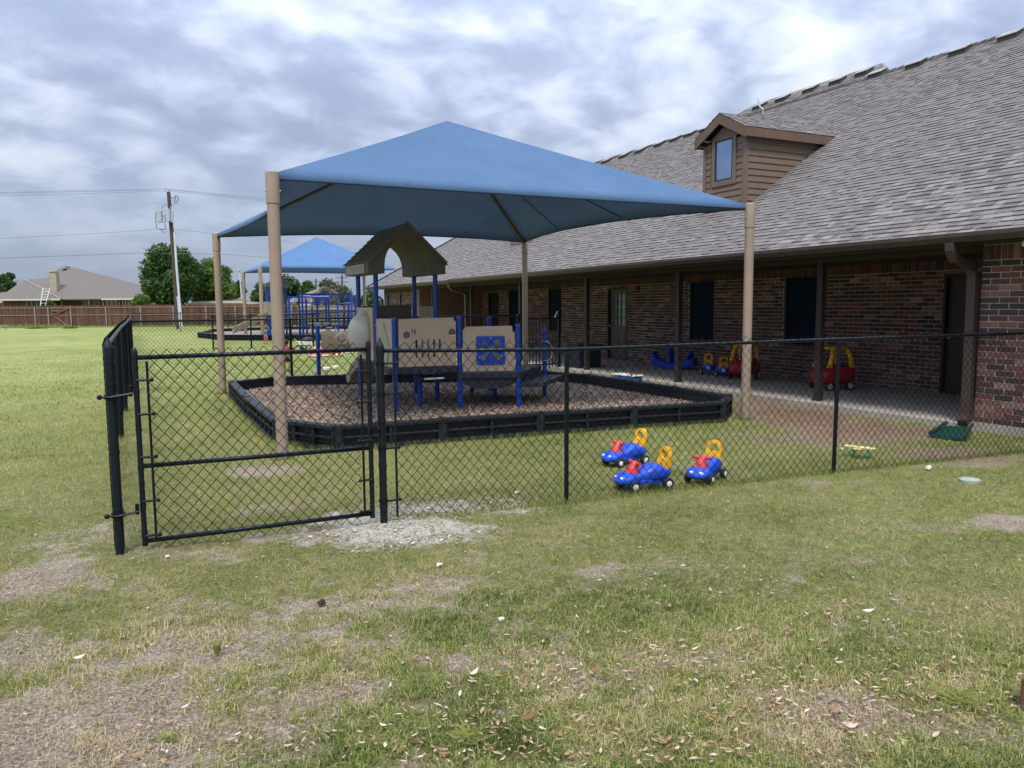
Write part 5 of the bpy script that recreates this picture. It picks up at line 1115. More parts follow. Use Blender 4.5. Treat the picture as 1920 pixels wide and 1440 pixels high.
def place_car(front, rear, lab, grp, proto=None, s=1.0, side=1):
    f = Vector(front); r = Vector(rear); d_ = (f-r).normalized(); ang_ = math.atan2(d_.y, d_.x); c_ = (f+r)/2+Vector((-d_.y, d_.x))*(.118*s)*side+d_*.015
    if proto is None: return ride_on('ride_on_toy', lab, 'ride-on toy', (c_.x, c_.y, -.004), ang_, grp)
    o = copy_tree(proto); o.location = (c_.x, c_.y, -.004); o.rotation_euler = (0, 0, ang_); o['label'] = lab; o.scale = (s, s, s); return o
GRP = 'blue and yellow ride-on toy cars'
c2 = place_car((3.748, 5.45), (4.085, 5.42), 'blue ride-on toy car nearest the fence, seen from its side', GRP, side=-1); c2.scale = (.97, .97, .93); c2.location.x += .0; c2.location.y -= .18
c1 = place_car((4.197, 6.148), (4.521, 6.175), 'blue ride-on toy car farthest back of the three on the grass', GRP, c2, .92, -1)
c3 = place_car((4.50, 5.36), (4.76, 5.50), 'blue ride-on toy car rightmost of the three, turned towards the fence', GRP, c2, .90, -1); c3.location.x += .01; c3.location.y -= .17
cA = copy_tree(c2); cA.location = (11.15, 13.0, .075); cA.rotation_euler = (0, 0, R(50)); cA.scale = (1.1, 1.1, 1.25); cA['label'] = 'small blue and yellow ride-on toy beside the blue rocker on the porch'
cB = copy_tree(c2); cB.location = (11.05, 12.45, .075); cB.rotation_euler = (0, 0, R(55)); cB.scale = (1.05, 1.05, 1.15); cB['label'] = 'small blue and yellow ride-on toy half hidden by the left red toy coupe'
for o, in ((cA,), (cB,)):
    MB().box((-.262, -.03, .10), (-.256, .03, .15)).build('number_plate', white_pl, o)
# toy coupes
def coupe(label, loc, rz):
    T = thing('toy_coupe', label, 'toy car', loc, rz, 'red and yellow toy coupes on the porch')
    st = [(-.37, .17, .17, .40), (-.34, .23, .12, .46), (-.2, .26, .10, .47), (0, .265, .10, .46), (.15, .26, .10, .45), (.27, .25, .12, .43), (.35, .20, .14, .38), (.39, .12, .18, .33)]
    rings = []
    for s, w, zb_, zt_ in st:
        zc_ = (zb_+zt_)/2; hh = (zt_-zb_)/2; rings.append([(s, w*math.copysign(abs(math.cos(a))**.6, math.cos(a)), zc_+hh*math.copysign(abs(math.sin(a))**.6, math.sin(a))) for a in [2*math.pi*k/20 for k in range(20)]])
    MB().loft(rings).build('body', toy_red2, T, smooth=True)
    MB().box((-.20, -.19, .462), (.12, .19, .475)).build('seat_well', toy_black, T)
    for sx_ in (-.27, .16):
        for sy in (-1, 1):
            MB().tube([(sx_+(.0 if sx_ < 0 else .05), sy*.22, .43), (sx_+(.02 if sx_ < 0 else .0), sy*.20, .62), (sx_+(.06 if sx_ < 0 else -.06), sy*.17, .78)], [.055, .038, .05], 8).build('pillar', toy_yel, T, smooth=True)
    rings = []
    for s, w, t_ in ((-.30, .12, .01), (-.26, .19, .028), (-.05, .21, .038), (.12, .19, .03), (.17, .12, .012)): rings.append([(s, w*math.copysign(abs(math.cos(a))**.7, math.cos(a)), .80+t_*math.sin(a)) for a in [2*math.pi*k/16 for k in range(16)]])
    MB().loft(rings).build('roof', toy_yel, T, smooth=True)
    for sx_ in (-.22, .22):
        for sy in (-1, 1):
            q = MB(); q2 = MB().lathe([(.02, -.025), (.075, -.03), (.085, -.018), (.085, .018), (.075, .03), (.02, .025)], (0, 0, 0), 18); q.v = [(sx_+a, sy*.235+c_, .085+b_) for a, b_, c_ in q2.v]; q.f, q.r, q.m = q2.f, q2.r, q2.m; w_ = q.build('wheel', toy_black, T, smooth='auto')
            q = MB(); q2 = MB().lathe([(.058, 0), (.056, .006), (.018, .008), (.016, .016), (.002, .017)], (0, 0, .029), 16); q.v = [(sx_+a, sy*(.235+c_), .085+b_) for a, b_, c_ in q2.v]; q.f, q.r, q.m = q2.f, q2.r, q2.m; q.build('hubcap', mat('hubcap_white', (.50, .50, .49), rough=.4), w_, smooth='auto')
    q = MB(); q.tube([(.12, .08+.07*math.cos(R(a)), .56+.07*math.sin(R(a))) for a in range(0, 361, 30)], .012, 6, caps=False); q.tube([(.18, .08, .46), (.12, .08, .55)], .012, 6); q.build('steering_wheel', toy_black, T, smooth=True)
    q = MB(); q.sphere((.20, -.02, .475), .022, 8, 6); q.build('cap', white_pl, T, smooth=True)
    return T
k1 = coupe('red and yellow toy coupe beside the small blue ride-on toys on the porch', (11.0, 11.75, .077), R(205))
k1.scale = (.88, .88, .85)
k2 = copy_tree(k1); k2.scale = (.92, .92, .90); k2.location = (10.95, 9.55, .077); k2.rotation_euler = (0, 0, R(168)); k2['label'] = 'red and yellow toy coupe half behind a brown porch post'
# blue rocker with three seats
rk = thing('toy_rocker', 'blue plastic three seat rocker standing on the porch by the wall', 'rocker toy', (11.35, 14.42, .077), R(112))
rings = []
for s in [k/10-1 for k in range(0, 21)]:
    x = s*.55; zb_ = .0+.10*s*s; w = .20*(1-.35*s**4); rings.append([(x, w, zb_+.12+.05*abs(s)), (x, w*.9, zb_), (x, -w*.9, zb_), (x, -w, zb_+.12+.05*abs(s))])
MB().loft(rings).build('hull', toy_blue, rk, smooth='auto', bevel=.012)
for x, h, rot in ((-.36, .42, -.35), (.06, .50, 0), (.40, .40, .35)):
    q = MB(); q.plate([(-.13, .10), (.13, .10), (.135, h-.08), (.09, h), (-.09, h), (-.135, h-.08)], [], .05, lambda u, v, w, x=x, rot=rot: (x+w+rot*(v-.1), u, v)); q.build('seat_back', toy_blue, rk, bevel=.015)
MB().box((-.25, -.14, .12), (-.08, .14, .16)).build('seat', mat('toy_light_blue', (.05, .16, .62), rough=.4), rk, bevel=.015)
# low water toy box with red pieces on it
bx_ = thing('toy_tray', 'low white and blue toy tray behind the far corner of the wood chip bed', 'toy tray', (8.95, 12.85, 0), R(100))
MB().box((-.30, -.13, 0), (.30, .13, .15)).build('base', mat('toy_steel_blue', (.03, .10, .30), rough=.5), bx_, bevel=.03)
MB().box((-.32, -.145, .151), (.32, .145, .185)).build('tray', white_pl, bx_, bevel=.015)
q = MB(); 
for k in range(4): q.sphere((-.10+k*.09, random.uniform(-.05, .05), .205), .028, 8, 6)
tag(q.build('toy_pieces', mat('toy_brown_red', (.22, .05, .03), rough=.5)), 'dark red and orange toy pieces lying on the white toy tray', 'toy', None).location = (8.95, 12.6, 0)
# yellow and green toy plane
tp_ = thing('toy_plane', 'small yellow toy plane with green wheels on the grass behind the mesh', 'toy plane', (6.66, 5.42, 0), R(20))
q = MB(); q.sphere((0, 0, .085), .03, 10, 8, (2.1, .9, .8)); q.box((-.035, -.15, .095), (.04, .15, .108)); q.box((-.10, -.05, .09), (-.07, .05, .10)); q.box((-.10, -.004, .09), (-.07, .004, .13)); q.build('body', pale_yel, tp_, bevel=.004)
for sy in (-1, 1):
    q = MB(); q.sphere((.02, sy*.075, .035), .035, 10, 8, (1, .6, 1)); q.build('wheel', toy_green, tp_, smooth=True)
# valve cover
x, y = gp(1818, 901); q = MB().lathe([(.085, -.02), (.085, .012), (.078, .017), (.03, .019), (.001, .019)], (x, y, 0), 28)
vc = tag(q.build('valve_cover', valve_m, smooth='auto'), 'round faded green irrigation valve cover set in the lawn', 'valve cover')
q = MB(); q.box((3.045, 1.58, -.02), (3.16, 1.70, .12)); tag(q.build('edging_brick', mat('rusty_brick', (.20, .075, .05), (.10, .05, .045), rough=.9, scale=14, bump=.5), bevel=.006), 'rust brown brick at the very right edge of the lawn', 'brick')
# dark storage box by the iron gate
x, y = 9.72, 16.0
db = thing('storage_box', 'dark storage box standing on the porch edge beside the iron gate', 'box', (x, y, .077)); MB().box((-.20, -.33, 0), (.42, .33, .50)).build('body', mat('box_navy', (.012, .02, .035), rough=.45), db, bevel=.02); MB().box((-.22, -.35, .502), (.44, .35, .55)).build('lid', mat('box_navy', (.012, .02, .035)), db, bevel=.015)
rt = thing('toy_scooter', 'red toy scooter lying on the grass behind the iron gate', 'toy', (8.45, 18.0, 0), .4); q = MB(); q.box((-.28, -.08, .04), (.28, .08, .09)); q.tube([(-.2, 0, .08), (-.24, 0, .30)], .03, 8); q.sphere((-.22, 0, .26), .10, 10, 8); q.build('body', toy_red, rt, bevel=.01)
for sx_ in (-.2, .2): MB().sphere((sx_, 0, .05), .06, 10, 8, (1, .5, 1)).build('wheel', toy_black, rt, smooth=True)
# ------------------------------------------------------------------ toys on the grass beyond the bed
def gpos(u, v): return (*gp(u, v), 0)
o = thing('toy_turtle_tunnel', 'pink round play shell lying on the far grass left of the blue post', 'toy', gpos(598, 668)); q = MB(); q.sphere((0, 0, .14), .24, 16, 10, (1.3, 1, .75)); q.build('shell', toy_pink, o, smooth=True); MB().lathe([(.33, 0), (.35, .03), (.31, .06)], (0, 0, 0), 20).build('rim', mat('toy_pale_pink', (.75, .45, .40)), o, smooth='auto')
o = thing('toy_slide', 'teal toy slide lying beside the pink play shell', 'toy', gpos(622, 662)); q = MB(); q.add([(-.25, -.12, .30), (.3, -.12, 0), (.3, .12, 0), (-.25, .12, .30), (-.25, -.12, .25), (.3, -.12, -.03), (.3, .12, -.03), (-.25, .12, .25)], [(0, 1, 2, 3), (7, 6, 5, 4), (0, 4, 5, 1), (2, 6, 7, 3), (0, 3, 7, 4)]); q.build('chute', toy_teal, o, bevel=.01); MB().box((-.32, -.12, 0), (-.25, .12, .28)).build('support', mat('toy_magenta', (.5, .05, .2)), o, bevel=.01)
o = thing('toy_cart', 'orange and red toy cart on the far grass right of the blue post', 'toy', gpos(632, 668), .5); q = MB(); q.add([(-.2, -.12, .22), (.2, -.12, .22), (.2, .12, .22), (-.2, .12, .22), (-.1, -.08, .04), (.1, -.08, .04), (.1, .08, .04), (-.1, .08, .04)], [(0, 3, 2, 1), (4, 5, 6, 7), (0, 1, 5, 4), (1, 2, 6, 5), (2, 3, 7, 6), (3, 0, 4, 7)]); q.build('tub', toy_orange, o, bevel=.01)
for sx_ in (-.1, .1): MB().sphere((sx_, -.1, .05), .05, 8, 6).build('wheel', white_pl, o, smooth=True)
o = thing('toy_tricycle', 'small black tricycle on the far grass just right of the boy', 'tricycle', gpos(557, 662), .3); q = MB()
q.tube([(-.25, -.15, .12), (-.25, .15, .12)], .015, 6); q.tube([(-.25, 0, .12), (.1, 0, .26), (.28, 0, .14)], .02, 6); q.tube([(.22, 0, .16), (.17, 0, .45)], .016, 6); q.tube([(.17, -.16, .45), (.17, .16, .45)], .014, 6); q.build('frame', toy_black, o)
for p in ((-.25, -.15, .1, .1), (-.25, .15, .1, .1), (.26, 0, .14, .14)):
    q = MB(); q.tube([(p[0]+p[3]*.85*math.cos(R(a)), p[1], p[2]+p[3]*.85*math.sin(R(a))) for a in range(0, 361, 30)], .02, 6, caps=False); q.build('wheel', toy_black, o, smooth=True)
o = thing('toy_pram', 'white and black toy pram standing behind the pink play shell', 'toy', gpos(578, 660), .2); MB().sphere((0, 0, .42), .17, 12, 8, (1.3, .8, .7)).build('hood', mat('pram_black', (.03, .03, .035)), o, smooth=True); q = MB(); q.box((-.3, -.12, .25), (.1, .12, .38)); q.tube([(-.3, 0, .3), (-.5, 0, .48)], .015, 6); q.build('basket', white_pl, o, bevel=.02)
for sx_ in (-.2, .15): MB().tube([(sx_, -.12, .08), (sx_, .12, .08)], .08, 12).build('wheel', toy_black, o)
for (u, v, lb, m_) in ((613, 695, 'white plastic cup lying on the grass behind the bed, left of its twin', white_pl), (628, 692, 'white plastic toy dish on the grass behind the bed', white_pl), (638, 666, 'white ball beside the orange toy cart', white_pl), (654, 663, 'flat white toy piece on the grass near the steering panel', white_pl)):
    x, y = gp(u, v); q = MB(); q.lathe([(.06, 0), (.09, .02), (.095, .075), (.08, .09), (.002, .085)], (x, y, 0), 14); tag(q.build('toy_dish', m_, smooth='auto'), lb, 'toy')
# ------------------------------------------------------------------ children
def skin_body(name, verts, edges, radii, m, parent, sub=2, root=0):
    me = bpy.data.meshes.new(name); me.from_pydata(verts, edges, []); me.materials.append(m); o = bpy.data.objects.new(name, me); COL.objects.link(o); o.parent = parent
    md = o.modifiers.new('skin', 'SKIN'); md.use_smooth_shade = True
    if not me.skin_vertices: 
        bm = bmesh.new(); bm.from_mesh(me); bm.verts.layers.skin.verify(); bm.to_mesh(me); bm.free()
    for i, r_ in enumerate(radii): me.skin_vertices[0].data[i].radius = (r_, r_) if not isinstance(r_, tuple) else r_
    me.skin_vertices[0].data[root].use_root = True
    s_ = o.modifiers.new('sub', 'SUBSURF'); s_.levels = 2; s_.render_levels = 2
    return o
def child(label, loc, rz, H, shirt, trousers, arms_up, group=None):
    T = thing('person', label, 'child', loc, rz); k = H/.90       # built 0.90 m tall, faces -Y locally
    S = lambda *p: tuple(c*k for c in p)
    V = [S(0, 0, .40), S(0, 0, .52), S(0, 0, .63), S(0, 0, .69), S(0, -.005, .76)]; E_ = [(0, 1), (1, 2), (2, 3), (3, 4)]; Rr = [.075*k, .072*k, .062*k, .032*k, .034*k]
    for sx_ in (-1, 1):
        b_ = len(V)
        if arms_up: V += [S(sx_*.095, 0, .64), S(sx_*.16, -.02, .74), S(sx_*.085, -.03, .86)]
        else: V += [S(sx_*.095, 0, .63), S(sx_*.125, -.02, .50), S(sx_*.10, -.09, .42)]
        E_ += [(2, b_), (b_, b_+1), (b_+1, b_+2)]; Rr += [.032*k, .026*k, .018*k]
        hb = V[b_+2]; dr = Vector(V[b_+2])-Vector(V[b_+1]); dr.normalize(); sd = Vector((0, 1, 0)) if arms_up else Vector((1, 0, 0))
        V.append(tuple(Vector(hb)+dr*.03*k)); E_.append((b_+2, b_+3)); Rr.append(.019*k); pm_ = b_+3
        for j, L_ in ((-1.5, .026), (-.5, .032), (.5, .031), (1.5, .024)):
            V.append(tuple(Vector(V[pm_])+dr*L_*k+sd*j*.009*k)); E_.append((pm_, len(V)-1)); Rr.append(.0052*k)
        V.append(tuple(Vector(hb)+dr*.022*k+sd*.028*k)); E_.append((b_+2, len(V)-1)); Rr.append(.006*k)
        b_ = len(V); V += [S(sx_*.045, 0, .36), S(sx_*.055, -.01, .21), S(sx_*.055, .005, .05), S(sx_*.06, -.06, .022)]; E_ += [(0, b_), (b_, b_+1), (b_+1, b_+2), (b_+2, b_+3)]; Rr += [.050*k, .036*k, .024*k, .024*k]
    skin_body('body', V, E_, Rr, skin_m, T)
    q = MB(); hc = S(0, -.005, .80)
    rings = []
    for i in range(1, 12):
        a = math.pi*i/12; z = -math.cos(a); w = math.sin(a)*(1.0 if z > 0 else .93); rings.append([(hc[0]+.068*k*w*math.cos(t_), hc[1]+.078*k*w*math.sin(t_), hc[2]+.088*k*z) for t_ in [2*math.pi*j/16 for j in range(16)]])
    q.loft(rings); q.sphere((hc[0], hc[1]-.079*k, hc[2]-.012*k), .010*k, 8, 6)
    for sx_ in (-1, 1): q.sphere((sx_*.069*k, hc[1]+.005*k, hc[2]-.01*k), .014*k, 8, 6, (.5, 1, 1.3))
    hd = q.build('head', skin_m, T, smooth=True)
    q = MB()
    for sx_ in (-1, 1): q.sphere((sx_*.025*k, hc[1]-.072*k, hc[2]+.004*k), .009*k, 8, 6)
    q.build('eyes', hair_m, hd, smooth=True)
    q = MB(); q.sphere((0, hc[1]-.072*k, hc[2]-.04*k), .012*k, 8, 6, (1.4, .5, .4)); q.build('mouth', mat('lips', (.35, .09, .08)), hd, smooth=True)
    q = MB(); q.sphere((hc[0], hc[1]+.014*k, hc[2]+.018*k), .083*k, 16, 12, (.93, .95, 1.0)); q.build('hair', hair_m, T, smooth=True)
    # shirt: torso tube with sleeves; trousers: two legs joined at the hips
    V = [S(0, 0, .41), S(0, 0, .52), S(0, 0, .635), S(0, 0, .665)]; E_ = [(0, 1), (1, 2), (2, 3)]; Rr = [.088*k, .082*k, .070*k, .042*k]
    for sx_ in (-1, 1):
        b_ = len(V); V += [S(sx_*.09, 0, .64), S(sx_*.135, -.012, .70) if arms_up else S(sx_*.118, -.012, .55)]; E_ += [(2, b_), (b_, b_+1)]; Rr += [.042*k, .038*k]
    skin_body('shirt', V, E_, Rr, shirt, T)
    V = [S(0, 0, .42), S(0, 0, .37)]; E_ = [(0, 1)]; Rr = [.085*k, .080*k]
    for sx_ in (-1, 1): b_ = len(V); V += [S(sx_*.048, 0, .33), S(sx_*.054, -.008, .24)]; E_ += [(1, b_), (b_, b_+1)]; Rr += [.054*k, .050*k]
    skin_body('shorts', V, E_, Rr, trousers, T)
    for sx_ in (-1, 1):
        q = MB(); q.sphere(S(sx_*.058, -.025, .022), .036*k, 10, 8, (.8, 1.7, .62)); q.build('shoe', cloth_dark, T, smooth=True)
    return T
bp_ = far(538, 700, 18.9); child('boy in a red t-shirt and dark shorts seen from behind, beyond the bed', (bp_.x, bp_.y, 0), R(160), .80, cloth_red, cloth_dark, False)
gpp = gp(499, 645); child('small child in teal shirt and pink trousers with hands raised to the head', (gpp[0], gpp[1], 0), R(-25), .82, cloth_teal, cloth_pink, True)
# ------------------------------------------------------------------ far play structure
q0 = far(560, 620, 41); fp = thing('climbing_structure', 'large blue climbing structure with rings, slide and roof under the far canopy', 'play structure', (q0.x, q0.y, 0)); FO = Vector((q0.x, q0.y, 0))
def FL(u, v, d): p = far(u, v, d); return (p.x-FO.x, p.y-FO.y, p.z)
def G0(u, d): p = far(u, 600, d); return (p.x-FO.x, p.y-FO.y, 0)
def fpole(u, vt, d, r=.055, m=blue_coat): a = G0(u, d); t_ = FL(u, vt, d); MB().tube([a, (a[0], a[1], t_[2])], r, 8).build('post', m, fp, smooth='auto')
for u, vt, d in ((502, 535, 41), (506, 535, 42.6), (531, 536, 41), (537, 536, 42.6), (543, 555, 40), (562, 551, 42), (568, 550, 41), (617, 556, 42), (634, 558, 41), (654, 553, 43), (660, 551, 41), (667, 553, 42.5), (575, 560, 43.5), (596, 558, 43.5), (612, 560, 43.5), (646, 556, 44), (586, 575, 41.5)): fpole(u, vt, d)
def bar(a, b_, r=.035, nm='rail', m=blue_coat): MB().tube([FL(*a), FL(*b_)], r, 6).build(nm, m, fp)
bar((543, 557, 40), (617, 556, 40), .05); bar((562, 552, 42), (661, 552, 41), .05); bar((543, 568, 40), (600, 568, 41)); bar((634, 569, 41), (660, 568, 41)); bar((531, 590, 41), (667, 584, 42)); bar((543, 589, 40.5), (600, 590, 41)); bar((502, 588, 41), (531, 588, 41)); bar((634, 584, 41), (668, 583, 42)); bar((617, 556, 40), (620, 566, 40), .05)
for u in (556, 560, 565, 570, 574, 577, 590, 594, 598, 602, 606, 608):
    c_ = FL(u, 562, 40.2); MB().tube([(c_[0]+.10*math.cos(R(a)), c_[1], c_[2]+.13*math.sin(R(a))) for a in range(0, 361, 40)], .016, 5, caps=False).build('ring', blue_coat, fp)
for u in range(548, 668, 8): bar((u, 590, 41.5), (u, 612, 41.5), .02, 'baluster', black_vinyl)
for u0, u1, v, d in ((531, 600, 613, 41), (600, 668, 611, 42), (502, 540, 612, 41)):
    a, b_ = G0(u0, d), G0(u1, d); z = FL(u0, v, d)[2]; q = MB(); q.add([(a[0], a[1], z-.1), (b_[0], b_[1], z-.1), (b_[0]+.4, b_[1]+1.2, z-.1), (a[0]+.4, a[1]+1.2, z-.1), (a[0], a[1], z), (b_[0], b_[1], z), (b_[0]+.4, b_[1]+1.2, z), (a[0]+.4, a[1]+1.2, z)], [(0, 3, 2, 1), (4, 5, 6, 7), (0, 1, 5, 4), (1, 2, 6, 5), (2, 3, 7, 6), (3, 0, 4, 7)]); q.build('deck', deck_m, fp)
for (u, v) in ((583, 606), (596, 606), (612, 606), (629, 607), (598, 612), (618, 614)):
    c_ = FL(u, v, 40.3); q = MB(); q.lathe([(.17, -.03), (.19, 0), (.17, .02)], c_, 10); q.tube([(c_[0], c_[1], 0), (c_[0], c_[1], c_[2])], .03, 6); q.build('stepping_pod', mat('pod_grey', (.3, .3, .29)), fp)
q = MB(); q.tube([FL(496, 560, 41), FL(503, 560, 41)], .1); 
tw = MB(); a = FL(495, 537, 40.5); b_ = FL(540, 537, 40.5); tw.add([(a[0], a[1], a[2]), (b_[0], b_[1], b_[2]), (b_[0]+.6, b_[1]+1.9, b_[2]), (a[0]+.6, a[1]+1.9, a[2]), ((a[0]+b_[0])/2+.3, (a[1]+b_[1])/2+.95, a[2]+.75)], [(0, 1, 4), (1, 2, 4), (2, 3, 4), (3, 0, 4), (0, 3, 2, 1)]); tw.build('roof', mat('far_roof_tan', (.20, .17, .13), rough=.8), fp)
# slide
q = MB(); rings = []
for t_ in range(9):
    f = t_/8; p = FL(499-62*f, 590+31*f**.85, 41-1.0*f); w_ = Vector((.0, .30, 0)); c_ = Vector(p); 
    rings.append([c_-w_*1.15+Vector((0, 0, .22)), c_-w_+Vector((0, 0, 0)), c_+w_, c_+w_*1.15+Vector((0, 0, .22)), c_+w_*1.2+Vector((0, 0, .2)), c_+w_*1.1-Vector((0, 0, .1)), c_-w_*1.1-Vector((0, 0, .1)), c_-w_*1.2+Vector((0, 0, .2))])
q.loft(rings); q.build('slide', mat('far_slide_tan', (.28, .23, .17), rough=.5), fp, smooth='auto')
q = MB(); a = FL(499, 566, 41); q.box((a[0]-.12, a[1]-.3, a[2]-.75), (a[0]+.25, a[1]+.3, a[2])); q.build('slide_hood', mat('far_slide_tan', (.28, .23, .17)), fp, bevel=.05)
# ------------------------------------------------------------------ cedar fence
FD = 67.0
wf = thing('wooden_fence', 'long reddish cedar privacy fence with steel posts closing the far side of the lawn', 'fence', tuple(far(240, 612, FD))[:2]+(0,)); WO = Vector(wf.location)
pa, pb = far(-420, 612, FD+2), far(560, 612, FD); dv = Vector((pb.x-pa.x, pb.y-pa.y, 0)); WL = dv.length; dv.normalize(); wn = Vector((dv.y, -dv.x, 0))
def wpt(s, z, o_=0): p = Vector((pa.x, pa.y, 0))+dv*s+wn*o_-WO; return (p.x, p.y, z)
q = MB(); s = 0
while s < WL:
    w = .136; h = 1.86+random.uniform(-.025, .025); q.add([wpt(s, .02), wpt(s+w, .02), wpt(s+w, h), wpt(s, h), wpt(s, .02, -.018), wpt(s+w, .02, -.018), wpt(s+w, h, -.018), wpt(s, h, -.018)], [(0, 1, 2, 3), (5, 4, 7, 6), (3, 2, 6, 7), (0, 3, 7, 4), (1, 5, 6, 2)], random.random()); s += .142
q.build('picket', wood_red, wf, kind='stuff')
for z in (.98, 1.62):
    MB().add([wpt(0, z, .001), wpt(WL, z, .001), wpt(WL, z+.09, .001), wpt(0, z+.09, .001), wpt(0, z, .04), wpt(WL, z, .04), wpt(WL, z+.09, .04), wpt(0, z+.09, .04)], [(4, 5, 6, 7), (3, 7, 6, 2), (0, 1, 5, 4), (0, 3, 2, 1)]).build('rail', wood_rail, wf)
for u in (-120, -30, 54, 80, 124, 192, 259, 322, 385, 441, 494, 548):
    p = far(u, 612, FD); s = (Vector((p.x, p.y, 0))-Vector((pa.x, pa.y, 0))).dot(dv); a = wpt(s, 0, .075); MB().tube([a, (a[0], a[1], 1.74)], .045, 8).build('post', steel_m, wf)
for (u0, z0, u1, z1) in ((90, 1.0, 120, 1.62), (90, .98, 115, .12), (88, 1.62, 88, 1.0), (88, 1.38, 102, 1.38)):
    def sp2(u): p = far(u, 612, FD); return (Vector((p.x, p.y, 0))-Vector((pa.x, pa.y, 0))).dot(dv)
    MB().tube([wpt(sp2(u0), z0, .07), wpt(sp2(u1), z1, .07)], .045, 4).build('gate_brace', wood_rail, wf)
# weeds along the fence
wm = MB()
for k in range(5200):
    u = random.uniform(-60, 500); d_ = FD-random.uniform(.1, 2.6)**1.0; base = far(u, 600, d_)
    hgt = random.uniform(.08, .34)*(1.4 if u < 130 else .7)*(1-.25*(FD-d_)); a = random.uniform(0, 3.14); w = .035; lx, ly = random.uniform(-.12, .12), random.uniform(-.12, .12)
    if hgt < .04: continue
    wm.add([(base.x-w*math.cos(a), base.y-w*math.sin(a), 0), (base.x+w*math.cos(a), base.y+w*math.sin(a), 0), (base.x+lx, base.y+ly, hgt)], [(0, 1, 2)], random.uniform(.25, .7))
wm.build('weeds', gmat, kind='stuff', label='rough weeds along the foot of the cedar fence', category='weeds')
for (u, v, s, lb) in ((68, 615, .5, 'low dark weed clump in front of the gate in the cedar fence'), (133, 616, .35, 'smaller dark weed clump right of the other'),):
    p = far(u, v, 62); q = MB()
    for k in range(160): a = random.uniform(0, 6.28); r_ = random.random()*s; x, y = p.x+r_*math.cos(a)*1.6, p.y+r_*math.sin(a); q.add([(x-.03, y, 0), (x+.03, y, 0), (x+random.uniform(-.1, .1), y, random.uniform(.05, .22))], [(0, 1, 2)], random.uniform(0, .2))
    tag(q.build('weed_clump', gmat, kind='stuff'), lb, 'weed')
p = far(5, 613, 60); bn = thing('low_bench', 'low grey timber platform at the left edge near the cedar fence', 'bench', (p.x, p.y, 0)); MB().box((-1.2, -.2, .25), (.35, .2, .33)).build('seat', mat('grey_timber', (.30, .28, .25), rough=.9), bn); 
for x in (-1.0, .2): MB().box((x-.05, -.15, 0), (x+.05, .15, .25)).build('leg', mat('grey_timber', (.30, .28, .25)), bn)
# ------------------------------------------------------------------ houses beyond the fence
roof_far = mat('far_shingles', (.115, .10, .088), (.17, .15, .132), rough=.95, scale=2.2, detail=8, stretch=(1.5, 1.5, 9), bump=.3)
roof_far2 = mat('far_shingles_tan', (.14, .12, .10), (.20, .175, .148), rough=.95, scale=2.0, detail=8, stretch=(1.5, 1.5, 9))
wall_far = mat('far_brick_dark', (.09, .06, .055), (.15, .10, .09), rough=.9, scale=6); trim_far = mat('far_trim_cream', (.52, .48, .40), rough=.7)
def hip(m_, x0, x1, y0, y1, ze, zr, inset=None, over=.5):
    inset = inset if inset is not None else (y1-y0)/2; a, b_, c_, d_ = x0-over, x1+over, y0-over, y1+over; ym = (y0+y1)/2
    m_.add([(a, c_, ze), (b_, c_, ze), (b_, d_, ze), (a, d_, ze), (a+inset, ym, zr), (b_-inset, ym, zr)], [(0, 1, 5, 4), (1, 2, 5), (2, 3, 4, 5), (3, 0, 4), (0, 3, 2, 1)])
HD = 86.0; hp_ = far(135, 577, HD); hs = thing('house', 'brick bungalow with brown hip roof, tan chimney and covered patio behind the cedar fence', 'house', (hp_.x, hp_.y, 0), -YAW)
sc = HD/F_PX; X = lambda u, y=0: ((u-960)*(HD+y)-(135-960)*HD)/F_PX; Z = lambda v, y=0: 1.58+(578.6-v)*(HD+y)/F_PX
q = MB(); q.box((X(8), 0, 0), (X(78), 9, Z(562))); q.box((X(78), 2.5, 0), (X(225), 9, Z(562))); q.box((X(225), 0, 0), (X(260), 9, Z(562))); q.build('wall', wall_far, hs)
ez_ = Z(561)
def poly_roof(pts, r0, r1, nm):
    q = MB(); q.add([(*p, ez_) for p in pts]+[r0, r1], [(0, 1, 5, 4), (1, 2, 5), (2, 3, 4, 5), (3, 0, 4), (0, 3, 2, 1)]); return q.build(nm, roof_far, hs)
hr = poly_roof([(X(40), -.4), (X(264), -.4), (X(264)+.5, 14), (X(40)+.5, 14)], (X(117, 7), 7, Z(503, 7)), (X(146, 7), 7, Z(503, 7)), 'roof')
q = MB(); q.add([(X(4), -.9, ez_+.01), (X(125), -.9, ez_+.01), (X(110, 8), 8, Z(520, 8)), (X(8, 8), 8, ez_), (X(50, 3.2), 3.2, Z(524, 3.2)), (X(60, 9), 9, Z(524, 9))], [(0, 1, 4), (1, 2, 5, 4), (3, 0, 4, 5)]); q.build('front_roof', roof_far, hs)
q = MB(); q.tube([(X(50, 3.2), 3.2, Z(524, 3.2)+.03), (X(124), -.9, ez_+.06)], .07, 4); q.build('valley_flashing', mat('flashing_grey', (.27, .25, .22)), hs)
q = MB(); q.box((X(100, 1.5), 1.2, Z(553)), (X(112, 1.5), 1.9, Z(510, 1.5)));  ch_ = q.build('chimney', mat('far_chimney_tan', (.34, .29, .22), rough=.8, scale=3), hs); MB().box((X(99.5, 1.5), 1.1, Z(510, 1.5)), (X(112.5, 1.5), 2.0, Z(509, 1.5))).build('chimney_cap', trim_far, ch_)
q = MB(); q.box((X(4), -1.0, Z(563)), (X(123), -.9, Z(560))); q.box((X(195), -.52, Z(563)), (X(264), -.40, Z(560))); q.box((X(118), .0, Z(562.5)), (X(195), .1, Z(560.5))); q.build('fascia', trim_far, hs)
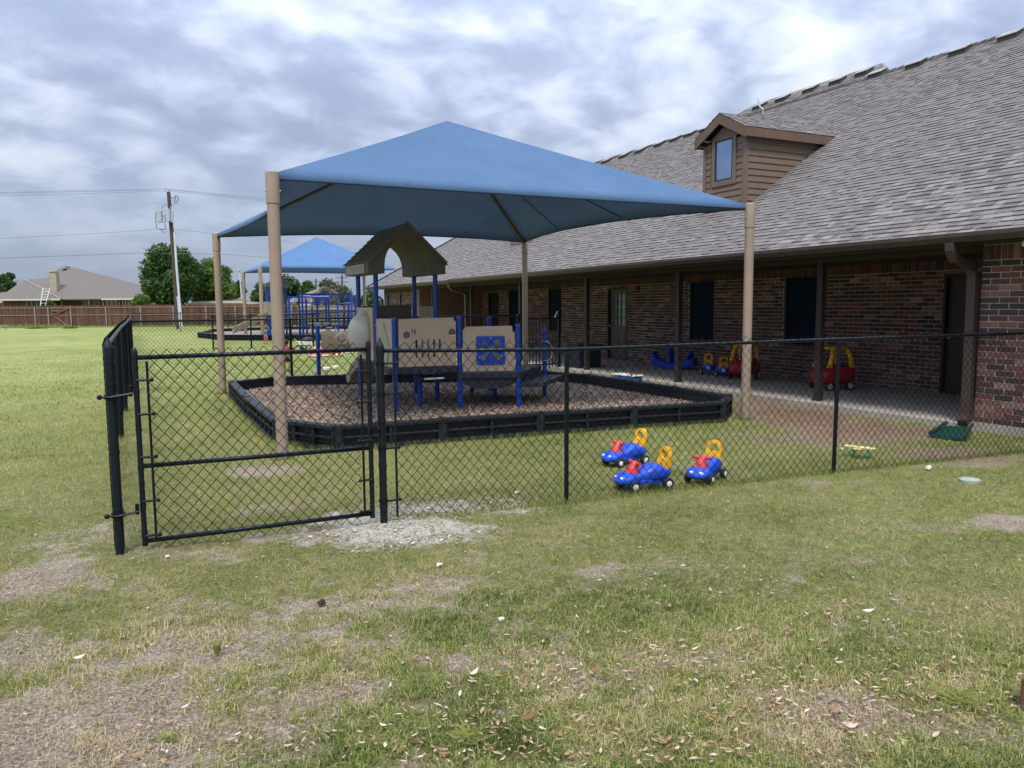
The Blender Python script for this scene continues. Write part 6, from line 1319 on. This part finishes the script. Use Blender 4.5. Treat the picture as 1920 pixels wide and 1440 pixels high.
for (u0, u1, v0, v1, mm) in ((52, 80, 562, 574, glass_far), (12, 50, 565, 573, mat('far_brown_panel', (.10, .05, .04))), (133, 146, 563, 576, glass_far), (152, 166, 563, 576, glass_far), (176, 200, 563, 576, mat('far_white_blind', (.45, .46, .48))), (203, 224, 563, 576, mat('far_white_blind', (.45, .46, .48))), (231, 246, 563, 574, glass_far)):
    yy = 0 if (u0 < 78 or u0 > 226) else 2.5
    w_ = MB().box((X(u0), yy-.06, Z(v1)), (X(u1), yy-.01, Z(v0))).build('window', mm, hs)
    f_ = MB(); [f_.box((X(u0)+(X(u1)-X(u0))*k/3-.03, yy-.09, Z(v1)), (X(u0)+(X(u1)-X(u0))*k/3+.03, yy-.065, Z(v0))) for k in range(4)]; f_.build('frame', trim_far if mm is not glass_far else window_dark, w_) if False else f_.build('frame', wall_far if mm is not glass_far else trim_far, w_)
for u in (119, 170, 196, 226): MB().box((X(u)-.08, -.3, 0), (X(u)+.08, -.14, Z(562))).build('patio_post', wall_far, hs)
MB().box((X(122, 6.5), 6.2, Z(505, 6.5)), (X(130, 6.5), 7.4, Z(500, 6.5))).build('roof_vent', mat('far_vent', (.3, .3, .28)), hs)
ld = thing('ladder', 'aluminium ladder leaning on the eave of the bungalow', 'ladder', (0, 0, 0)); ld.location = (hp_.x, hp_.y, 0); ld.rotation_euler = (0, 0, -YAW)
for u0, u1 in ((88.5, 91.5), (101.5, 100)): MB().tube([(X(u1), -1.6, Z(577)), (X(u0), -.5, Z(540))], .03, 6).build('rail', white_pl, ld)
for v in (542, 547, 552, 557, 562, 568): f = (577-v)/37; MB().tube([(X(91.5-3*f), -1.6+1.1*f, Z(v)), (X(100+1.5*f), -1.6+1.1*f, Z(v))], .02, 6).build('rung', white_pl, ld)
def simple_house(label, u0, u1, ve, vr, d, roofm, wallm, inset=None, extra=None, name='house', depth=9, over=.4):
    c_ = far((u0+u1)/2, 577, d); hz_ = 572.6-.0075*((u0+u1)/2-960); T = thing(name, label, 'house' if name == 'house' else 'shed', (c_.x, c_.y, 0), -YAW); s = d/F_PX; w_ = (u1-u0)*s/2; zf = lambda v: 1.58+(hz_-v)*s
    MB().box((-w_, 0, 0), (w_, depth, zf(ve))).build('wall', wallm, T); q = MB(); sh_ = ((u0+u1)/2-960)*(depth/2)/F_PX; ins = (inset if inset is not None else depth/2); dk = (d+depth/2)/d; e_ = zf(ve); zr_ = 1.58+(zf(vr)-1.58)*dk; q.add([(-w_-over, -over, e_), (w_+over, -over, e_), (w_+over+sh_, depth+over, e_), (-w_-over+sh_, depth+over, e_), (-w_*dk-over+ins+sh_, depth/2, zr_), (max(w_*dk+over-ins, -w_*dk-over+ins+.5)+sh_, depth/2, zr_)], [(0, 1, 5, 4), (1, 2, 5), (2, 3, 4, 5), (3, 0, 4), (0, 3, 2, 1)]); q.build('roof', roofm, T)
    MB().box((-w_-over, -over-.06, zf(ve)-.12), (w_+over, -over, zf(ve)+.03)).build('fascia', trim_far, T)
    for k in (-.5, .1, .6): MB().box((w_*k-.5, -.05, zf(ve)-1.5), (w_*k+.5, -.01, zf(ve)-.4)).build('window', glass_far, T)
    return T
simple_house('low white shed with grey roof behind the cedar fence, right of the pale green tree', 366, 458, 566, 560, 78, roof_far, mat('far_white_wall', (.62, .63, .62)), inset=.4, name='shed', depth=5, over=.2)
simple_house('distant tan house roof between the far trees and the street lamp', 437, 505, 566, 541, 105, roof_far2, mat('far_white_wall', (.6, .6, .6)), depth=10)
simple_house('tan hip roofed house seen through the blue climbing structure', 524, 652, 571, 538, 92, roof_far2, mat('far_pale_wall', (.5, .5, .55)), depth=12)
simple_house('house with light shingles far left at the picture edge', -60, 8, 566, 548, 92, roof_far, mat('far_pale_brick', (.36, .24, .19)), depth=10)
# grey fence behind the far climbing structure
gf = thing('wooden_fence', 'weathered grey picket fence behind the blue climbing structure', 'fence', tuple(far(610, 612, 64))[:2]+(0,)); q = MB(); a0 = far(556, 612, 64)
for k in range(60):
    p = far(560+k*2.2, 612, 63.5)-Vector(gf.location); q.box((p.x-.05, p.y-.01, .02), (p.x+.05, p.y+.01, 1.7+random.uniform(-.02, .02)), random.random())
q.build('picket', mat('grey_fence_wood', (.2, .2, .2), src='attr', stops=[(0, (.14, .13, .12)), (1, (.26, .24, .22))], rough=.9), gf, kind='stuff')
a, b_ = far(560, 612, 63.4)-Vector(gf.location), far(692, 612, 63.4)-Vector(gf.location)
for z in (.5, 1.4): MB().tube([(a.x, a.y, z), (b_.x, b_.y, z)], .04, 4).build('rail', mat('grey_timber', (.30, .28, .25)), gf)
# ------------------------------------------------------------------ trees
def leafmat(name, a, b_, c_): return grass_mat(name, [(0, a), (.5, b_), (1, c_)], .3)
lf_dark = leafmat('leaf_dark_green', (.030, .066, .022), (.058, .118, .034), (.10, .175, .05)); lf_light = leafmat('leaf_light_green', (.07, .13, .025), (.13, .21, .045), (.21, .29, .075)); lf_grey = leafmat('leaf_grey_green', (.05, .065, .03), (.09, .11, .055), (.14, .155, .09)); lf_bare = leafmat('twig_grey', (.10, .09, .08), (.16, .145, .13), (.22, .20, .18))
bark = mat('bark', (.10, .075, .055), rough=.95, var=.3, scale=6, bump=.5)
def tree(label, u, d, vtop, wpx, lm_, n=7000, trunk=.25, ls=.16, squash=1.0, seed=1, name='tree', vbot=None, lumps=16):
    r0 = np.random.default_rng(seed); base = far(u, 577, d); hz_ = 572.6-.0075*(u-960); s = d/F_PX; H = 1.58+(hz_-vtop)*s; RW = wpx*s/2
    T = thing(name, label, 'tree' if name == 'tree' else 'bush', (base.x, base.y, 0)); zb_ = (1.58+(hz_-vbot)*s) if vbot else H*.22
    q = MB(); q.tube([(0, 0, -.1), (.05, .05, H*.3), (0, .1, H*.6), (.1, 0, H*.85)], [trunk, trunk*.75, trunk*.45, trunk*.12], 8)
    for k in range(9):
        a = k*2.4+seed; z0 = H*(.22+.06*k); q.tube([(0, 0, z0), (RW*.35*math.cos(a), RW*.35*math.sin(a), z0+H*.1), (RW*.75*math.cos(a), RW*.75*math.sin(a), z0+H*.2)], [trunk*.4, trunk*.22, trunk*.06], 5)
    q.build('trunk', bark, T)
    # clumps spread through the crown, leaves spread through each clump
    zc_ = (zb_+H)/2; hz2 = (H-zb_)/2; cc = []
    while len(cc) < lumps:
        p = r0.uniform(-1, 1, 3)
        if np.linalg.norm(p) > 1 : continue
        shape = 1-.35*max(0, p[2])**1.5
        cc.append((p[0]*RW*.78*shape, p[1]*RW*.78*shape, zc_+p[2]*hz2*.84, r0.uniform(.24, .42)*RW*squash))
    cc = np.array(cc); pick = r0.integers(0, len(cc), n); dr = r0.normal(0, 1, (n, 3)); dr /= np.linalg.norm(dr, axis=1)[:, None]; rr_ = r0.random(n)**.45
    P = cc[pick, :3]+dr*(cc[pick, 3]*rr_)[:, None]*np.array([1, 1, .8]); P = P[P[:, 2] > zb_*.6]; n = len(P)
    a1 = r0.normal(0, 1, (n, 3)); a1 /= np.linalg.norm(a1, axis=1)[:, None]; a2 = np.cross(a1, r0.normal(0, 1, (n, 3))); a2 /= np.linalg.norm(a2, axis=1)[:, None]; L_ = r0.uniform(.6, 1.4, n)[:, None]*ls
    V = np.stack([P-a1*L_, P+a2*L_*.45, P+a1*L_, P-a2*L_*.45], 1).reshape(-1, 3); F_ = np.arange(n*4).reshape(-1, 4)
    rn = np.clip(r0.random(len(cc))[pick][:n]*.5+r0.random(n)*.5, 0, 1)
    link('crown', np_mesh('crown', V, F_, [lm_], rnd=rn), T); return T
tree('large dark green tree right behind the utility pole', 322, 76, 452, 124, lf_dark, 22000, .28, .19, seed=3, vbot=586, lumps=60)
tree('pale green tree right of the large dark tree', 400, 80, 484, 92, lf_light, 13000, .22, .18, seed=5, vbot=586, lumps=44)
tree('dark tree at the left picture edge behind the bungalow', 18, 105, 508, 62, lf_dark, 6000, .25, .24, seed=8, vbot=575)
tree('small dark tree behind the street lamp', 446, 110, 524, 36, lf_dark, 3500, .2, .24, seed=9, vbot=575)
tree('bushy yellow green shrub over the fence, left of the utility pole', 268, 72, 552, 48, lf_light, 2600, .1, .13, seed=11, name='shrub', vbot=592, lumps=12)
tree('small yellow green shrub above the gate in the cedar fence', 92, 74, 560, 22, lf_light, 1100, .08, .11, seed=12, name='shrub', vbot=590, lumps=8)
tree('small bright shrub peeping over the fence left of the white shed', 361, 71, 564, 16, lf_light, 700, .07, .1, seed=13, name='shrub', vbot=590, lumps=6)
tree('green tree behind the far canopy pole', 500, 84, 528, 72, lf_dark, 6500, .22, .19, seed=14, vbot=592, lumps=34)
tree('tall dark tree behind the blue climbing structure, left of the grey one', 535, 118, 512, 70, lf_dark, 5000, .3, .27, seed=15, vbot=592, lumps=34)
tree('rounded dark tree between the two distant power poles', 580, 116, 524, 50, lf_dark, 4500, .3, .26, seed=16, vbot=592, lumps=30)
tree('broad green tree below the right distant power pole', 625, 120, 522, 78, lf_grey, 6500, .3, .28, seed=17, vbot=592, lumps=40)
tree('grey half bare tree in front of the broad green tree', 612, 88, 536, 62, lf_bare, 4200, .22, .11, seed=18, vbot=590, lumps=22)
tree('green bush beside the end of the brick building', 652, 80, 548, 50, lf_grey, 4200, .2, .16, seed=19, vbot=600)
tree('dark tree hidden behind the end of the brick building', 700, 95, 545, 60, lf_dark, 3500, .2, .2, seed=20, vbot=590)
# ------------------------------------------------------------------ utility pole and lines
pd = 58.5; pb0 = far(336, 617, pd); up = thing('utility_pole', 'tall leaning wooden utility pole with three grey transformers and a white conduit', 'utility pole', (pb0.x, pb0.y, 0)); UO = Vector((pb0.x, pb0.y, 0))
def U(u, v, d=pd): return tuple(far(u, v, d)-UO)
q = MB(); q.tube([(0, 0, -.2), U(331, 560), U(325, 470), U(319, 400), U(316, 360)], [.19, .175, .155, .14, .125], 12); q.build('pole', pole_wood, up, smooth='auto')
q = MB(); a = U(341, 614, pd-.35); q.tube([(a[0], a[1], 0), U(336, 560, pd-.3), U(331, 500, pd-.3), U(327, 436, pd-.3)], .085, 10); q.build('conduit', conduit_m, up, smooth='auto')
q = MB(); a = U(338, 614, pd-.3); q.tube([(a[0], a[1], 0), U(333, 560, pd-.25), U(332, 556, pd-.25)], .05, 8); q.build('conduit', conduit_m, up, smooth='auto')
for (u0, u1, v0, v1) in ((295.5, 305.5, 396, 417), (311, 321, 394, 415), (321.5, 326, 397, 417)):
    a, b_ = U((u0+u1)/2, v1, pd-.35), U((u0+u1)/2, v0, pd-.35); r_ = (u1-u0)/2*pd/F_PX
    q = MB(); q.tube([a, (a[0], a[1], b_[2])], r_, 14); q.lathe([(r_*1.06, 0), (r_*1.06, .04), (r_*.5, .09), (.01, .1)], (a[0], a[1], b_[2]), 14); t_ = q.build('transformer', xf_m, up, smooth='auto')
    q = MB(); q.tube([(a[0], a[1]-.05, b_[2]+.05), (a[0]-.1, a[1], b_[2]+.38)], [.05, .03], 6); q.build('bushing', mat('porcelain_grey', (.3, .33, .34)), t_)
q = MB(); q.tube([U(296, 398), U(292, 400), U(292, 415), U(294, 428), U(300, 430), U(312, 430)], .03, 5); q.tube([U(310, 400), U(309, 420), U(311, 430)], .025, 5); q.tube([U(296, 410), U(310, 404), U(318, 400)], .025, 5); q.tube([U(300, 430), U(308, 436), U(314, 434)], .02, 5); q.tube([U(303, 392), U(306, 386), U(312, 382)], .018, 5); q.tube([U(320, 385), U(326, 382), U(329, 380)], .018, 5)
q.build('cable_loop', mat('cable_grey', (.12, .14, .17)), up)
q = MB(); q.tube([U(317, 371), U(327, 371)], .03, 5); q.tube([U(328, 367), U(333, 368), U(334, 374), U(331, 381), U(327, 379), U(329, 367)], .035, 5); q.build('arm_bracket', mat('cable_grey', (.12, .14, .17)), up)
q = MB(); q.tube([U(310, 353), U(311, 360), U(314, 362)], .03, 5); q.tube([U(317, 356), U(317, 361)], .06, 6); q.build('insulator', mat('porcelain_grey', (.3, .33, .34)), up)
wi = thing('power_line', 'bundle of thin overhead wires crossing the sky on both sides of the utility pole', 'wires', (pb0.x, pb0.y, 8))
def wire(pts, r=.009):
    o = wi.location; P0 = [far(*p) for p in pts]; MB().tube([p-Vector(o) for p in P0], r, 4).build('wire', wire_far, wi)
for k, (vl, vm, vr) in enumerate(((361, 354, 378), (363, 355.5, 381), (367, 358, 386))):
    wire([(-260, vl+16+k, 40), (0, vl, 48), (160, vl-4, 53), (315, vm, pd)]); wire([(315, vm, pd), (420, vm+11, 70), (540, vm+22+k, 84), (760, vm+48, 115), (900, vm+70, 150)], .011)
wire([(-260, 470, 40), (0, 447, 48), (160, 439, 53), (300, 430, pd)], .009); wire([(322, 429, pd), (420, 440, 70), (540, 452, 84), (700, 470, 105)], .010)
wire([(-260, 500, 40), (0, 484, 48), (140, 479, 53), (272, 474, 57.5)], .015); wire([(300, 475, pd), (420, 477, 70), (520, 484, 84), (700, 496, 105)], .015)
MB().tube([far(272, 475, 57.6)-Vector(wi.location), far(302, 474.5, 58.4)-Vector(wi.location)], .055, 6).build('splice_sleeve', toy_black, wi)
# distant power poles and street lamp
for u, vt, vb_, d, lb in ((594, 523, 580, 170, 'distant power pole with cross arm, left of its twin'), (643, 515, 580, 150, 'distant power pole with cross arm right of the other, above the broad tree')):
    b0 = far(u, vb_, d); T = thing('power_pole', lb, 'power pole', (b0.x, b0.y, 0)); zt = far(u, vt, d).z; MB().tube([(0, 0, 0), (0, 0, zt)], .17, 6).build('pole', pole_wood, T)
    for dz in (.6, 1.4): MB().box((-1.1, -.07, zt-dz-.06), (1.1, .07, zt-dz+.06), mtx=Matrix.Rotation(-YAW, 4, 'Z')).build('cross_arm', pole_wood, T)
b0 = far(456, 580, 90); T = thing('street_lamp', 'slim grey street lamp post behind the cedar fence', 'street lamp', (b0.x, b0.y, 0)); zt = far(449, 507, 90).z; tp3 = far(448.5, 506, 90)-Vector((b0.x, b0.y, 0)); MB().tube([(0, 0, 0), (tp3.x*.9, tp3.y*.9, zt*.96), (tp3.x*1.1, tp3.y, zt)], [.10, .07, .06], 8).build('pole', conduit_m, T); MB().sphere((tp3.x*1.3, tp3.y, zt), .22, 10, 6, (1.5, 1, .4)).build('lamp_head', xf_m, T, smooth=True)
print('objects', len(bpy.data.objects), 'tris', sum(len(m.polygons) for m in bpy.data.meshes))
